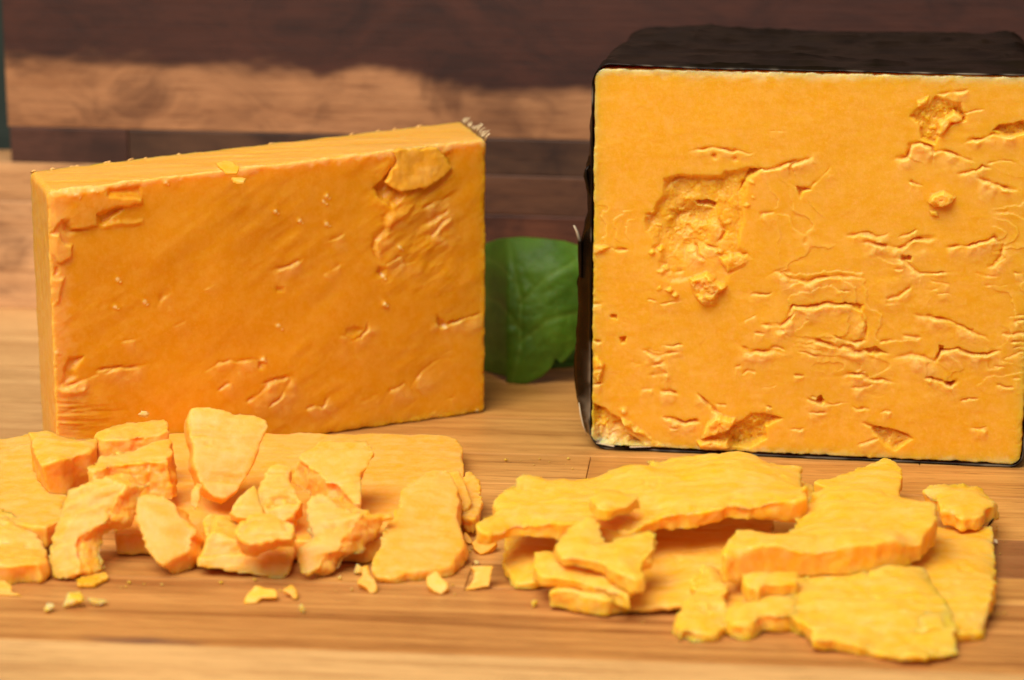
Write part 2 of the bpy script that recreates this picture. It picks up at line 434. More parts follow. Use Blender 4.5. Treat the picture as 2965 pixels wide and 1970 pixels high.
def right_relief(px, py):
    R = Relief(px, py, 5)
    q = p3(px, py)
    R.h += 0.020*fbm(q, 1/200.0, 3, 90)+0.003*fbm(p3(px/3.0, py), 1/16.0, 2, 77)
    low = sstep(650, 900, py)*0.7+0.3
    R.h += 0.004*low*R.rough
    # the big torn hollow
    R.pit([(1919, 518), (1956, 509), (2089, 512), (2100, 495), (2172, 485), (2205, 487), (2160, 528), (2153, 589), (2146, 660), (2141, 712), (2184, 750), (2117, 800), (2074, 860), (2031, 850), (1997, 815), (1940, 822), (1906, 784), (1916, 727), (1880, 731), (1900, 707), (1869, 663), (1865, 630), (1890, 605), (1919, 568)], 0.12, 16, 0.28, (-0.1, -0.75))
    R.pit([(1945, 600), (2010, 585), (2070, 600), (2060, 680), (2020, 740), (1975, 760), (1930, 700), (1925, 650)], 0.09, 22, 0.35, (0, -0.5))
    R.pit(Z8([(1000, 1285), (1060, 1295), (1130, 1320), (1125, 1350), (1060, 1330), (1010, 1320)]), 0.22, 5, 0.2)
    R.pit(Z8([(1310, 1160), (1380, 1060), (1460, 1050), (1400, 1100), (1350, 1150), (1300, 1230)]), 0.16, 6, 0.3)
    R.bump(ZB([(830, 320), (930, 290), (1000, 350), (1060, 380), (1000, 420), (980, 500), (930, 500), (870, 440)]), 0.20, 9, 0.6)
    R.bump(ZB([(1000, 200), (1120, 170), (1220, 210), (1150, 260), (1060, 300)]), 0.10, 9, 0.6)
    for (x, y) in [(700, 1360), (740, 1450), (690, 1490), (900, 1350), (940, 1270), (850, 1340), (1220, 1440), (1380, 1160), (1390, 1260), (1350, 1320), (820, 1400), (720, 1530)]:
        a, b_ = Z8([(x, y)])[0]; R.bump([(a-9, b_-3), (a-2, b_-8), (a+8, b_-5), (a+10, b_+4), (a+1, b_+6), (a-7, b_+5)], 0.05, 4, 0.9)
    for (x, y) in [(600, 170), (650, 150), (680, 270), (650, 290), (640, 390), (700, 400), (740, 430), (1010, 170), (1070, 180), (960, 330), (1030, 380), (830, 170)]:
        a, b_ = ZB([(x, y)])[0]; R.bump([(a-12, b_-2), (a-4, b_-7), (a+5, b_-9), (a+13, b_-1), (a+6, b_+7), (a-5, b_+6)], 0.055, 4, 0.9)
    # sheets torn off in layers: slow ramps that break off sharply
    f = fbm(p3((R.wx+6*R.rough)/2.5, R.wy+4*R.rough), 1/95.0, 2, 303, 0.4)*2.3
    fr = f-np.floor(f)
    zone = sstep(0.05, 0.45, fbm(p3(px, py), 1/230.0, 2, 309)+0.9*sstep(1900, 2700, px)*sstep(420, 800, py)+0.5*sstep(900, 1150, py)-0.45)
    zone = zone*sstep(430, 640, py)*sstep(1170, 1060, py)
    R.h += zone*0.028*(fr**2*(1-sstep(0.94, 0.99, fr))-0.3)
    R.pale = np.maximum(R.pale, zone*0.10*sstep(0.80, 0.93, fr)*(1-sstep(0.95, 0.99, fr)))
    C = R.crack
    for pts in ([(1000, 1288), (1060, 1296), (1130, 1325)], [(930, 1455), (985, 1505)], [(1150, 1390), (1205, 1490), (1150, 1568)], [(790, 1180), (850, 1140), (940, 1135)], [(860, 1420), (900, 1380), (960, 1370)]):
        C(Z8(pts), 7, 0.09, 0.05)
    for pts in ([(850, 120), (880, 190), (930, 220)], [(920, 120), (1000, 150), (1010, 200)], [(660, 250), (740, 290), (800, 280)]):
        C(ZB(pts), 7, 0.07, 0.05)
    C(Z8([(955, 938), (1040, 918), (1120, 905), (1200, 915), (1260, 935), (1300, 930), (1390, 950)]), 5, 0.09, 0.05)
    C(Z8([(1520, 795), (1570, 800), (1625, 805)]), 4, 0.07, 0.03)
    C(Z8([(1450, 1390), (1500, 1365), (1555, 1345)]), 6, 0.10, 0.04)
    C(Z8([(1400, 1030), (1470, 1060), (1550, 1070), (1610, 1030), (1689, 1008)])+ZA([(60, 1030), (180, 985), (230, 935)]), 6, 0.09, 0.07)
    R.dot(*Z8([(1120, 972)])[0], 6, -0.12); R.dot(*Z8([(1275, 985)])[0], 7, -0.08)
    R.pit(ZA([(890, 690), (930, 630), (1020, 620), (1060, 560), (1120, 565), (1260, 600), (1285, 720), (1200, 740), (1110, 830), (1060, 880), (970, 850), (950, 740)]), 0.16, 8, 0.6)
    R.bump(ZA([(930, 580), (1020, 560), (1010, 610), (940, 625)]), 0.13, 5)
    R.bump(ZA([(1095, 740), (1190, 640), (1265, 690), (1255, 725), (1185, 735), (1115, 830), (1085, 815)]), 0.24, 7)
    C(ZA([(1250, 672), (1320, 655), (1410, 640)]), 4, 0.07, 0.05); C(ZA([(1085, 542), (1180, 530), (1310, 515)]), 5, 0.06, 0.06)
    R.pit(ZA([(1470, 800), (1520, 750), (1689, 715), (1720, 820), (1560, 828)]), 0.22, 7, 0.4)
    C(ZA([(1290, 870), (1370, 850), (1450, 825), (1560, 830), (1689, 815)]), 6, 0.12, 0.10)
    C(ZA([(770, 992), (870, 982), (905, 895), (960, 880), (1040, 905), (1060, 935), (1140, 940), (1230, 968), (1330, 1000)]), 7, 0.14, 0.09)
    C(ZA([(885, 1155), (990, 1172)]), 5, 0.08, 0.05)
    C(ZA([(1225, 1085), (1350, 1075), (1400, 1025), (1475, 1050)]), 6, 0.09, 0.06)
    C(ZA([(1365, 1125), (1440, 1145), (1530, 1185), (1630, 1205)]), 8, 0.16, 0.12)
    C(ZA([(1440, 1010), (1520, 995), (1620, 1020)]), 5, 0.07, 0.04)
    R.bump(ZA([(1025, 1300), (1060, 1235), (1130, 1220), (1215, 1255), (1190, 1300), (1115, 1322), (1060, 1330)]), 0.20, 5, 0.5)
    R.bump(ZA([(1020, 1360), (1085, 1350), (1085, 1390), (1035, 1395)]), 0.12, 4)
    R.pit(ZA([(100, 1180), (200, 1205), (150, 1230), (130, 1270)]), 0.18, 5, 0.3)
    C(ZA([(40, 1165), (110, 1185), (200, 1200), (230, 1160), (330, 1050)]), 5, 0.06, 0.04)
    C(ZA([(440, 1535), (560, 1510), (700, 1525), (745, 1500)]), 6, 0.08, 0.06); C(ZA([(810, 1535), (870, 1515), (935, 1490)]), 5, 0.08, 0.06)
    C(ZC([(380, 72), (450, 60), (560, 72), (640, 60)]), 6, 0.10, 0.06)
    C(ZC([(465, 122), (540, 112), (640, 132), (715, 142), (790, 92), (935, 88)]), 8, 0.15, 0.08)
    C(ZC([(990, 132), (1090, 132), (1225, 100), (1280, 62), (1330, 120)]), 6, 0.12, 0.08)
    C(ZC([(1215, 270), (1290, 255), (1330, 190), (1345, 110)]), 6, 0.09, 0.05)
    C(ZB([(1310, 310), (1375, 285), (1435, 295)])+ZC([(0, 290), (55, 332), (150, 352), (230, 322), (350, 315), (475, 322)]), 7, 0.13, 0.08)
    C(ZC([(20, 570), (70, 492), (160, 497), (270, 482), (380, 482), (460, 500), (495, 525)]), 7, 0.15, 0.08)
    R.pit(ZC([(390, 480), (490, 490), (475, 525), (430, 515)]), 0.15, 5)
    C(ZC([(480, 540), (500, 610), (490, 690)]), 5, 0.07, 0.04)
    C(ZC([(700, 190), (750, 215), (780, 245), (830, 292), (1025, 297)]), 6, 0.10, 0.08)
    R.pit(ZC([(720, 180), (790, 190), (785, 215), (730, 215)]), 0.18, 5)
    C(ZC([(630, 455), (700, 435), (775, 385)]), 6, 0.09, 0.06); C(ZC([(885, 342), (940, 352), (1015, 372)]), 7, 0.12, 0.06)
    C(ZC([(800, 540), (930, 557), (1030, 582), (1150, 640), (1245, 692)]), 6, 0.13, 0.07)
    C(ZC([(130, 690), (260, 720), (340, 742), (370, 725), (440, 762), (520, 772), (640, 782)]), 8, 0.16, 0.09)
    C(ZC([(310, 668), (420, 702), (495, 702)]), 6, 0.10, 0.06)
    R.pit(ZC([(480, 750), (560, 740), (640, 785), (520, 785)]), 0.14, 5)
    C(ZC([(690, 805), (780, 788), (850, 800), (920, 832), (965, 772), (1070, 742), (1130, 777), (1225, 787), (1315, 770)]), 7, 0.17, 0.09)
    R.pit(ZC([(950, 730), (990, 735), (985, 785), (950, 785)]), 0.16, 4)
    C(ZC([(1340, 812), (1400, 778), (1470, 770)]), 6, 0.12, 0.08)
    C(ZC([(345, 917), (490, 907), (540, 937), (695, 952)]), 7, 0.15, 0.09); C(ZC([(415, 988), (480, 985), (565, 962)]), 5, 0.08, 0.06)
    C(ZC([(865, 928), (960, 942), (1010, 967), (1055, 950)]), 7, 0.15, 0.07)
    R.pit(ZC([(975, 940), (1045, 950), (1020, 985), (985, 975)]), 0.2, 4)
    R.pit(ZC([(200, 1070), (235, 1035), (255, 1075), (230, 1105)]), 0.22, 5)
    C(ZC([(150, 1055), (225, 1080), (300, 1098)]), 5, 0.08, 0.05); C(ZC([(165, 1140), (270, 1140)]), 5, 0.06, 0.04)
    C(ZC([(70, 910), (135, 915)]), 4, 0.07, 0.04); C(ZC([(465, 1105), (525, 1118)]), 6, 0.08, 0.04)
    R.pit(ZC([(530, 1220), (600, 1215), (690, 1250), (795, 1295), (740, 1340), (680, 1370), (620, 1330), (560, 1260)]), 0.17, 7, 0.5)
    C(ZC([(465, 1195), (560, 1220), (650, 1242), (720, 1272), (795, 1302)]), 6, 0.12, 0.04)
    C(ZC([(450, 1335), (520, 1315), (585, 1285)]), 5, 0.06, 0.07)
    for y in (290, 578, 655, 703, 735): C(ZC([(1395, y+8), (1470, y)]), 5, 0.10, 0.05)
    C(ZC([(1390, 930), (1440, 920)]), 6, 0.08, 0.04)
    C(ZB([(330, 140), (400, 148), (465, 157)]), 5, 0.09, 0.03)
    C(ZB([(545, 765), (640, 792), (755, 775)]), 7, 0.12, 0.08); C(ZB([(590, 862), (640, 850), (690, 828)]), 7, 0.10, 0.08)
    C(ZB([(590, 915), (640, 905), (700, 900)]), 7, 0.10, 0.07); C(ZB([(655, 1010), (755, 1027)]), 6, 0.10, 0.06); C(ZB([(520, 1005), (610, 995)]), 5, 0.05, 0.06)
    C(ZB([(1125, 738), (1200, 767), (1290, 775), (1385, 770)]), 7, 0.16, 0.08)
    C(ZB([(1260, 612), (1380, 612), (1463, 540)]), 6, 0.10, 0.07); C(ZB([(1220, 662), (1285, 667)]), 5, 0.07, 0.05)
    C(ZB([(1150, 590), (1230, 560)]), 4, 0.04, 0.05); C(ZB([(1140, 910), (1190, 885), (1230, 895)]), 5, 0.06, 0.06)
    C(ZB([(675, 1165), (780, 1192), (890, 1202)]), 6, 0.14, 0.07)
    C(ZB([(890, 1030), (945, 1100), (1000, 1140), (1060, 1160)]), 6, 0.11, 0.05)
    R.pit(ZB([(1040, 1270), (1120, 1200), (1200, 1145), (1290, 1140), (1395, 1170), (1290, 1225), (1290, 1300), (1200, 1350), (1090, 1340)]), 0.20, 8, 0.5, (0, 0.3))
    R.bump(ZB([(930, 1215), (1000, 1160), (1110, 1180), (1085, 1235), (1000, 1265), (900, 1290)]), 0.22, 6, 0.3)
    R.bump(ZB([(870, 1310), (950, 1290), (1060, 1300), (1080, 1345), (900, 1360)]), 0.22, 6, 0.3)
    R.pit(ZB([(400, 690), (450, 680), (450, 720), (410, 725)]), 0.14, 5); R.pit(ZB([(345, 540), (385, 545), (385, 575), (350, 570)]), 0.1, 4)
    R.pit(ZB([(235, 1080), (330, 1130), (420, 1180), (500, 1250), (600, 1300), (600, 1345), (260, 1340)]), 0.16, 10, 0.8)
    R.bump(ZB([(410, 1170), (480, 1200), (560, 1270), (700, 1350), (560, 1350), (430, 1260)]), 0.14, 6, 0.8)
    R.dot(*ZB([(435, 1125)])[0], 9, 0.12, 0.6)
    for pts in ([(205, 160), (260, 190), (345, 140), (300, 130), (225, 130)], [(205, 800), (270, 790), (310, 840), (290, 960), (230, 900)]):
        R.bump(ZB(pts), 0.14, 6, 0.4)
    for y in (480, 700, 870, 960): C(ZB([(215, y+6), (300, y)]), 6, 0.10, 0.05)
    # small loose dashes, random, lower and right side
    g = random.Random(12)
    for _ in range(110):
        x, y = g.uniform(1740, 2930), g.uniform(560, 1290)
        if g.random() > (0.2+0.6*(x-1740)/1200)*(0.35+0.65*(y-560)/500): continue
        L = g.uniform(16, 70); s = g.uniform(-0.25, 0.25)
        C([(x, y), (x+L/2, y+s*L/2+g.uniform(-3, 3)), (x+L, y+s*L)], g.uniform(3.5, 5.5), g.uniform(0.03, 0.08), g.uniform(0.02, 0.05))
    # pale rind: along the top edge and in the lower left corner
    n = fbm(q, 1/26.0, 4, 61)
    top = 195+(px-1759)*0.0183
    R.pale = np.maximum(R.pale, 0.8*sstep(34, 4, (py-top)-10*n))
    R.pale = np.maximum(R.pale, 0.35*sstep(30, 5, (px-1712)-8*n)*sstep(700, 300, py))
    d = np.hypot(px-1735, (py-1300)*1.5)
    R.pale = np.maximum(R.pale, 0.75*sstep(120, 40, d+25*n))
    bot = 1301+(px-1712)*0.0448
    R.pale = np.maximum(R.pale, 0.5*sstep(30, 8, (bot-py)+12*n))
    return R.h, R.pale

def left_relief(px, py):
    R = Relief(px, py, 9, 6.0)
    # long slanting ripples left by the wire
    u = px*0.82-py*0.57; v = px*0.57+py*0.82
    R.h += 0.020*fbm(p3(u/2.2, v), 1/95.0, 2, 3)+0.005*fbm(p3(u/3.0, v), 1/24.0, 2, 8)*(1+fbm(p3(px, py), 1/150.0, 2, 9))
    R.h += 0.02*fbm(p3(px, py), 1/240.0, 2, 5)
    R.h += 0.002*R.rough
    lowleft = sstep(420, 200, px)*sstep(1120, 1190, py)
    R.h += lowleft*0.03*fbm(p3(px/14.0, py), 1/7.0, 3, 15)
    rightrip = sstep(1040, 1140, px)*sstep(900, 700, py)*sstep(1340, 1280, px)
    R.h += rightrip*0.07*fbm(p3(u/2.6, v), 1/34.0, 3, 19)
    _p = R.pit
    def soft_pit(poly, depth=0.25, soft=8.0, rough=0.4, slope=(0, 0)): _p(poly, depth*0.68, soft*1.7, rough*0.6, slope)
    def soft_bump(poly, height=0.15, soft=7.0, rough=0.3, slope=(0, 0)): _p(poly, -height*0.68, soft*1.4, rough*0.5, slope)
    R_pit, R_bump = soft_pit, soft_bump
    def C(pts, w, depth, lip, lipw=3.4, step=0.0): R.crack(pts, w*0.85, depth*0.75, lip*0.62, lipw, step)
    # sheet peeling at the top left
    R_bump(Z2([(150, 560), (560, 590), (660, 640), (690, 690), (800, 705), (935, 705), (945, 750), (780, 790), (650, 810), (605, 830), (600, 920), (520, 950), (400, 960), (330, 890), (280, 980), (150, 980)]), 0.12, 6, 0.1)
    R_pit(Z2([(690, 640), (940, 620), (925, 690), (800, 690), (690, 685)]), 0.10, 6, 0.2)
    R_pit(Z2([(610, 840), (700, 800), (820, 790), (760, 850), (640, 910), (610, 905)]), 0.14, 6, 0.3)
    R_bump(Z2([(610, 915), (720, 890), (960, 870), (960, 920), (760, 940), (640, 950)]), 0.08, 8, 0.4)
    R_pit(Z2([(330, 880), (380, 865), (420, 930), (540, 960), (400, 1000), (340, 975)]), 0.13, 7, 0.3)
    R_bump(Z2([(240, 1000), (320, 985), (350, 1060), (412, 1065), (402, 1160), (320, 1212), (285, 1200), (240, 1100)]), 0.14, 5, 0.15)
    R_bump(Z2([(230, 1310), (350, 1310), (345, 1380), (330, 1500), (230, 1568)]), 0.10, 7, 0.3)
    R_pit(Z2([(275, 1230), (310, 1240), (305, 1300), (270, 1300)]), 0.10, 5)
    # hollow and tongue at the top right
    R_pit(Z3([(865, 645), (930, 570), (1005, 490), (1040, 540), (1060, 620), (1110, 690), (1050, 760), (1000, 795), (940, 745)]), 0.24, 8, 0.3)
    C(Z3([(1000, 790), (955, 850), (955, 940), (880, 1030), (870, 1110), (900, 1200)]), 9, 0.10, 0.05, step=0.02)
    R_bump(Z3([(1000, 800), (1100, 790), (1190, 740), (1130, 850), (1040, 920), (990, 1000), (880, 1060), (950, 960), (960, 860)]), 0.10, 14, 0.2)
    for pts in ([(1230, 800), (1330, 740), (1440, 700)], [(1250, 900), (1340, 870), (1430, 780)], [(1290, 1030), (1370, 920), (1440, 860)], [(950, 1230), (1020, 1190), (1080, 1150)], [(90, 1270), (190, 1230), (370, 1160)]):
        C(Z3(pts), 9, 0.08, 0.06, 3.2)
    R.dot(*Z3([(920, 1290)])[0], 10, -0.10); R_pit(Z3([(130, 1400), (200, 1380), (190, 1430), (140, 1440)]), 0.10, 7)
    R_pit(Z3([(900, 1230), (960, 1260), (940, 1330), (890, 1290)]), 0.08, 6, 0.5)
    C(ZE([(1610, 400), (1640, 440), (1710, 440), (1820, 405), (1930, 370), (2030, 335)]), 7, 0.16, 0.08)
    R_pit(ZE([(1610, 370), (1690, 390), (1720, 440), (1640, 470)]), 0.14, 6)
    C(ZE([(725, 535), (790, 555), (840, 585), (930, 552), (965, 490), (980, 430)]), 9, 0.10, 0.05)
    R_pit(ZE([(790, 470), (880, 450), (950, 470), (920, 530), (840, 560), (780, 540)]), 0.09, 9, 0.2)
    C(ZE([(1110, 1160), (1210, 1040), (1330, 972), (1380, 1012), (1480, 860), (1560, 790), (1650, 745), (1760, 740)]), 9, 0.07, 0.06)
    C(ZE([(0, 990), (110, 950), (240, 912), (310, 895)]), 8, 0.10, 0.05)
    C(ZE([(60, 1200), (180, 1110), (220, 1050), (310, 905)]), 8, 0.07, 0.07)
    R_pit(ZE([(-20, 760), (50, 760), (60, 840), (0, 860)]), 0.12, 7, 0.4)
    C(ZE([(420, 1220), (500, 1165), (570, 1180), (640, 1110)]), 7, 0.05, 0.05)
    R_pit(ZD([(385, 995), (420, 860), (470, 740), (600, 730), (530, 860), (545, 910), (435, 985)]), 0.16, 8, 0.3)
    C(ZD([(370, 1010), (480, 985), (600, 930), (740, 880)]), 9, 0.06, 0.10)
    R_bump(ZD([(360, 1020), (640, 1010), (620, 1070), (420, 1090)]), 0.10, 10, 0.2)
    C(ZD([(700, 860), (880, 840), (1060, 830), (1160, 800)]), 8, 0.08, 0.05)
    C(ZD([(1690, 115), (1740, 90), (1790, 62)]), 5, 0.0, 0.06, 1.5)
    C(ZD([(1250, 300), (1290, 220), (1340, 165), (1400, 150)]), 10, 0.06, 0.05)
    C(ZD([(1820, 1060), (1880, 990), (1920, 955)]), 7, 0.08, 0.05); C(ZD([(2080, 1130), (2160, 1080), (2300, 960)]), 9, 0.08, 0.06)
    C(ZD([(1960, 780), (2100, 760), (2250, 740)]), 8, 0.05, 0.05); C(ZD([(1700, 860), (1830, 790), (1980, 760)]), 9, 0.04, 0.04)
    C(ZD([(400, 1240), (560, 1190), (740, 1210)]), 8, 0.07, 0.04)
    C(ZD([(950, 580), (1050, 570), (1130, 550)]), 6, 0.02, 0.05)
    g = random.Random(3)
    for _ in range(9):
        x, y = g.uniform(230, 1360), g.uniform(600, 1240); L = g.uniform(20, 70)
        C([(x, y), (x+L/2, y-L*0.22+g.uniform(-5, 5)), (x+L, y-L*0.48)], g.uniform(5, 9), g.uniform(0.01, 0.05), g.uniform(0.015, 0.04), 3)
    # curd specks
    for Z, pts in ((ZD, [(1160, 230), (890, 270), (2220, 745), (360, 690)]), (Z3, [(130, 820), (310, 880), (510, 905), (1060, 1085), (930, 1310), (940, 1520), (490, 740), (520, 690)]), (ZE, [(1130, 250), (185, 460), (30, 745), (1680, 450), (1975, 1222)]), (Z2, [(1125, 602), (570, 650), (430, 690), (760, 1325)])):
        for (x, y) in pts:
            a, b_ = Z([(x, y)])[0]; R.dot(a, b_, 7, 0.035, 0.75); R.dot(a+9, b_+7, 4, 0.03, 0.5)
    # dry crumbly rim on the left edge and along the top
    n = fbm(p3(px, py), 1/20.0, 4, 71)
    topy = 553+(px-145)*(-0.118)
    R.pale = np.maximum(R.pale, 0.45*sstep(22, 4, (py-topy)+10*n))
    R.pale = np.maximum(R.pale, 0.22*sstep(60, 10, (px-150-(py-550)*0.03)+26*n))
    return R.h, R.pale

# ------------------------------------------------------------------ the two big blocks
def block(name, corners, dims, n, r, relief, mat, seed, edge_r=0.07, top_rough=0.02, side_rough=0.012):
    """corners: 8 points [c][b][a] (bottom/top, front/back, left/right); dims (W,D,H) cm; n grid (na,nb,nc)"""
    na, nb, nc = n; W, D, H = dims
    ia = np.linspace(0, 1, na+1); ib = np.linspace(0, 1, nb+1)**1.25; ic = np.linspace(0, 1, nc+1)
    ids = {}; P = []
    def vid(i, j, k):
        key = (i, j, k)
        if key not in ids: ids[key] = len(P); P.append((ia[i], ib[j], ic[k]))
        return ids[key]
    F = []
    front = np.array([[vid(i, 0, k) for k in range(nc+1)] for i in range(na+1)])
    nfront = len(P)
    top = np.array([[vid(i, j, nc) for j in range(nb+1)] for i in range(na+1)])
    lef = np.array([[vid(0, j, k) for k in range(nc+1)] for j in range(nb+1)])
    rig = np.array([[vid(na, j, k) for k in range(nc+1)] for j in range(nb+1)])
    def quads(g, flip):
        a, b_, c, d = g[:-1, :-1].ravel(), g[1:, :-1].ravel(), g[1:, 1:].ravel(), g[:-1, 1:].ravel()
        q = np.stack([a, b_, c, d], 1)
        return (q[:, ::-1] if flip else q).tolist()
    F += quads(front, False); F += quads(top, False); F += quads(lef, True); F += quads(rig, False)
    # back and bottom closed as fans
    loop_back = list(top[:, nb])+list(rig[nb, ::-1][1:])+list(lef[nb, :][:-1])
    loop_bot = list(front[:, 0])+list(rig[1:, 0])+list(lef[::-1, 0][:-1])
    P = np.array(P)
    cb = len(P); P = np.vstack([P, [[0.5, 1, 0.5], [0.5, 0.5, 0]]])
    for L, c in ((loop_back, cb), (loop_bot, cb+1)):
        for i in range(len(L)):
            F.append([L[i], L[(i+1) % len(L)], c] if c == cb else [L[(i+1) % len(L)], L[i], c])
    # rounding in local cm
    X = P*np.array([W, D, H])
    def rnd(X, axes, rr):
        lo = np.array([rr if a in axes else 0 for a in range(3)]); hi = np.array([W, D, H])-lo
        Q = np.clip(X, lo, hi); d = X-Q
        for a in range(3):
            if a not in axes: d[:, a] = 0; 
        ln = np.linalg.norm(d, axis=1)
        many = (np.abs(d) > 1e-9).sum(1) > 1
        f = np.where(many & (ln > rr), rr/np.maximum(ln, 1e-9), 1.0)
        Y = X.copy()
        for a in axes: Y[:, a] = Q[:, a]+d[:, a]*f
        return Y
    X = rnd(X, (0, 2), r)
    X = rnd(X, (0, 1, 2), edge_r)
    U = X/np.array([W, D, H])
    c = np.asarray(corners, float)
    a, b_, cc = U[:, 0:1], U[:, 1:2], U[:, 2:3]
    Wd = 0
    for k in (0, 1):
        for j in (0, 1):
            for i in (0, 1):
                Wd = Wd + (a if i else 1-a)*(b_ if j else 1-b_)*(cc if k else 1-cc)*c[k][j][i]
    V = Wd
    N = vnormals(V, F)
    nf = np.cross(c[0][0][1]-c[0][0][0], c[1][0][0]-c[0][0][0]); nf = nf/np.linalg.norm(nf)
    if nf[1] > 0: nf = -nf
    px, py = project(V)
    h = np.zeros(len(V)); pale = np.zeros(len(V))
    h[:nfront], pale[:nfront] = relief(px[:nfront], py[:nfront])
    rim = np.minimum.reduce([U[:, 0]*W, (1-U[:, 0])*W, (1-U[:, 2])*H, U[:, 2]*H])
    isf = np.zeros(len(V)); isf[:nfront] = 1
    h = np.where(isf > 0, h*sstep(-0.05, 0.16, rim), 0)
    ragged = fbm(V, 5.0, 4, seed+1, 0.6)
    nearedge = np.exp(-np.minimum.reduce([np.where(isf > 0, rim, 9), U[:, 1]*D+np.where(isf > 0, 9, 0)])/0.10)
    V = V + nf*h[:, None] + N*(0.035*nearedge*ragged)[:, None]
    topw = (N[:, 2] > 0.6)*(1-isf)
    str_ = fbm(np.stack([V[:, 0]*0.25, V[:, 1]*2.0, V[:, 2]], 1), 2.5, 4, seed+3)
    V = V + N*(topw*top_rough*str_+(1-isf)*(1-topw)*side_rough*fbm(V, 4.0, 4, seed+5))[:, None]
    pale = np.where(isf > 0, pale, (0.5*np.exp(-(U[:, 1]*D)/0.12)*np.clip(0.5+ragged, 0, 1)+0.16+0.10*str_)*topw+0.30*(1-topw)*(0.6+0.5*ragged))  # dry top and sides paler, with their bright sheen put into the colour
    pale = np.clip(pale, 0, 1)
    return V, F, pale, nf

# left block: corners from the photograph, standing on the board
bFL = at_z(168, 1367); bFR = at_z(1403, 1196)
e = bFR-bFL; nv = np.cross(e, [0, 0, 1.0]); nv /= np.linalg.norm(nv)
tFL = at_plane(136, 553, bFL, nv); tFR = at_plane(1407, 403, bFL, nv)
tBL = at_z(86, 497, tFL[2]); tBR = at_z(1340, 352, tFR[2])
bBL = bFL+(tBL-tFL)+np.array([0.05, 0, 0]); bBR = bFR+(tBR-tFR)
bBL[2] = bBR[2] = 0
for p in (bFL, bFR, bBL, bBR): p[2] = 0.02
cor = [[[bFL, bFR], [bBL, bBR]], [[tFL, tFR], [tBL, tBR]]]
Wl = np.linalg.norm(bFR-bFL)
left_root = empty('cheese_block', (bFL+bFR)/2*np.array([1, 1, 0]), 'deep orange cheese block without wax standing behind the cheese chunks', 'cheese')
V, F, pale, NL = block('cheese_body', cor, (Wl, 3.2, 6.4), (420, 70, 270), 0.14, left_relief, M_LEFT, 40, 0.06, 0.02)
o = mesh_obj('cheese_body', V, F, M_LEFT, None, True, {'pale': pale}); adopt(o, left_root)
print('left block', Wl, tFL, tFR, tBL, tBR)

# ------------------------------------------------------------------ torn pieces: outline on a plane, given thickness, remeshed and roughened
DG = bpy.context.evaluated_depsgraph_get
def remesh(V, F, voxel):
    me = bpy.data.meshes.new('tmp'); me.from_pydata([tuple(v) for v in V], [], F); me.update()
    o = bpy.data.objects.new('tmp', me); COL.objects.link(o)
    m = o.modifiers.new('r', 'REMESH'); m.mode = 'VOXEL'; m.voxel_size = voxel; m.adaptivity = 0
    ev = o.evaluated_get(DG()); em = ev.to_mesh()
    n = len(em.vertices); co = np.empty(n*3, np.float32); em.vertices.foreach_get('co', co)
    nr = np.empty(n*3, np.float32); em.vertex_normals.foreach_get('vector', nr)
    fs = [list(p.vertices) for p in em.polygons]
    ed = np.empty(len(em.edges)*2, np.int32); em.edges.foreach_get('vertices', ed); ed = ed.reshape(-1, 2)
    ev.to_mesh_clear(); bpy.data.objects.remove(o); bpy.data.meshes.remove(me)
    P = co.reshape(-1, 3).astype(float)
    # smooth away the voxel terraces without shrinking
    a, b_ = np.r_[ed[:, 0], ed[:, 1]], np.r_[ed[:, 1], ed[:, 0]]
    deg = np.maximum(np.bincount(a, minlength=n), 1)[:, None]
    for lam in (0.5, -0.52)*5:
        S_ = np.stack([np.bincount(a, weights=P[b_, k], minlength=n) for k in range(3)], 1)/deg
        P = P+lam*(S_-P)
    return P, vnormals(P, fs), fs
def densify(poly, step, amp, seed, n1, n2):
    """split outline edges and shake them in the plane"""
    out = []
    N = len(poly)
    for i in range(N):
        a, b_ = poly[i], poly[(i+1) % N]
        k = max(1, int(np.linalg.norm(b_-a)/step))
        for j in range(k): out.append(a+(b_-a)*j/k)
    out = np.array(out)
    s = fbm(out, 3.0, 3, seed)*amp*0.5+fbm(out, 9.0, 2, seed+5)*amp*0.8; t = fbm(out, 3.0, 3, seed+9)*amp*0.5+fbm(out, 9.0, 2, seed+15)*amp*0.8
    return out+np.outer(s, n1)+np.outer(t, n2)
PIECE_SEED = [100]
def edge_dist(Q, poly, n1, n2):
    x, y = Q@n1, Q@n2; px, py = poly@n1, poly@n2
    best = np.full(len(Q), 1e9)
    for i in range(len(poly)):
        j = (i+1) % len(poly)
        dx, dy = px[j]-px[i], py[j]-py[i]
        t = np.clip(((x-px[i])*dx+(y-py[i])*dy)/(dx*dx+dy*dy+1e-12), 0, 1)
        best = np.minimum(best, (x-px[i]-t*dx)**2+(y-py[i]-t*dy)**2)
    return np.sqrt(best)
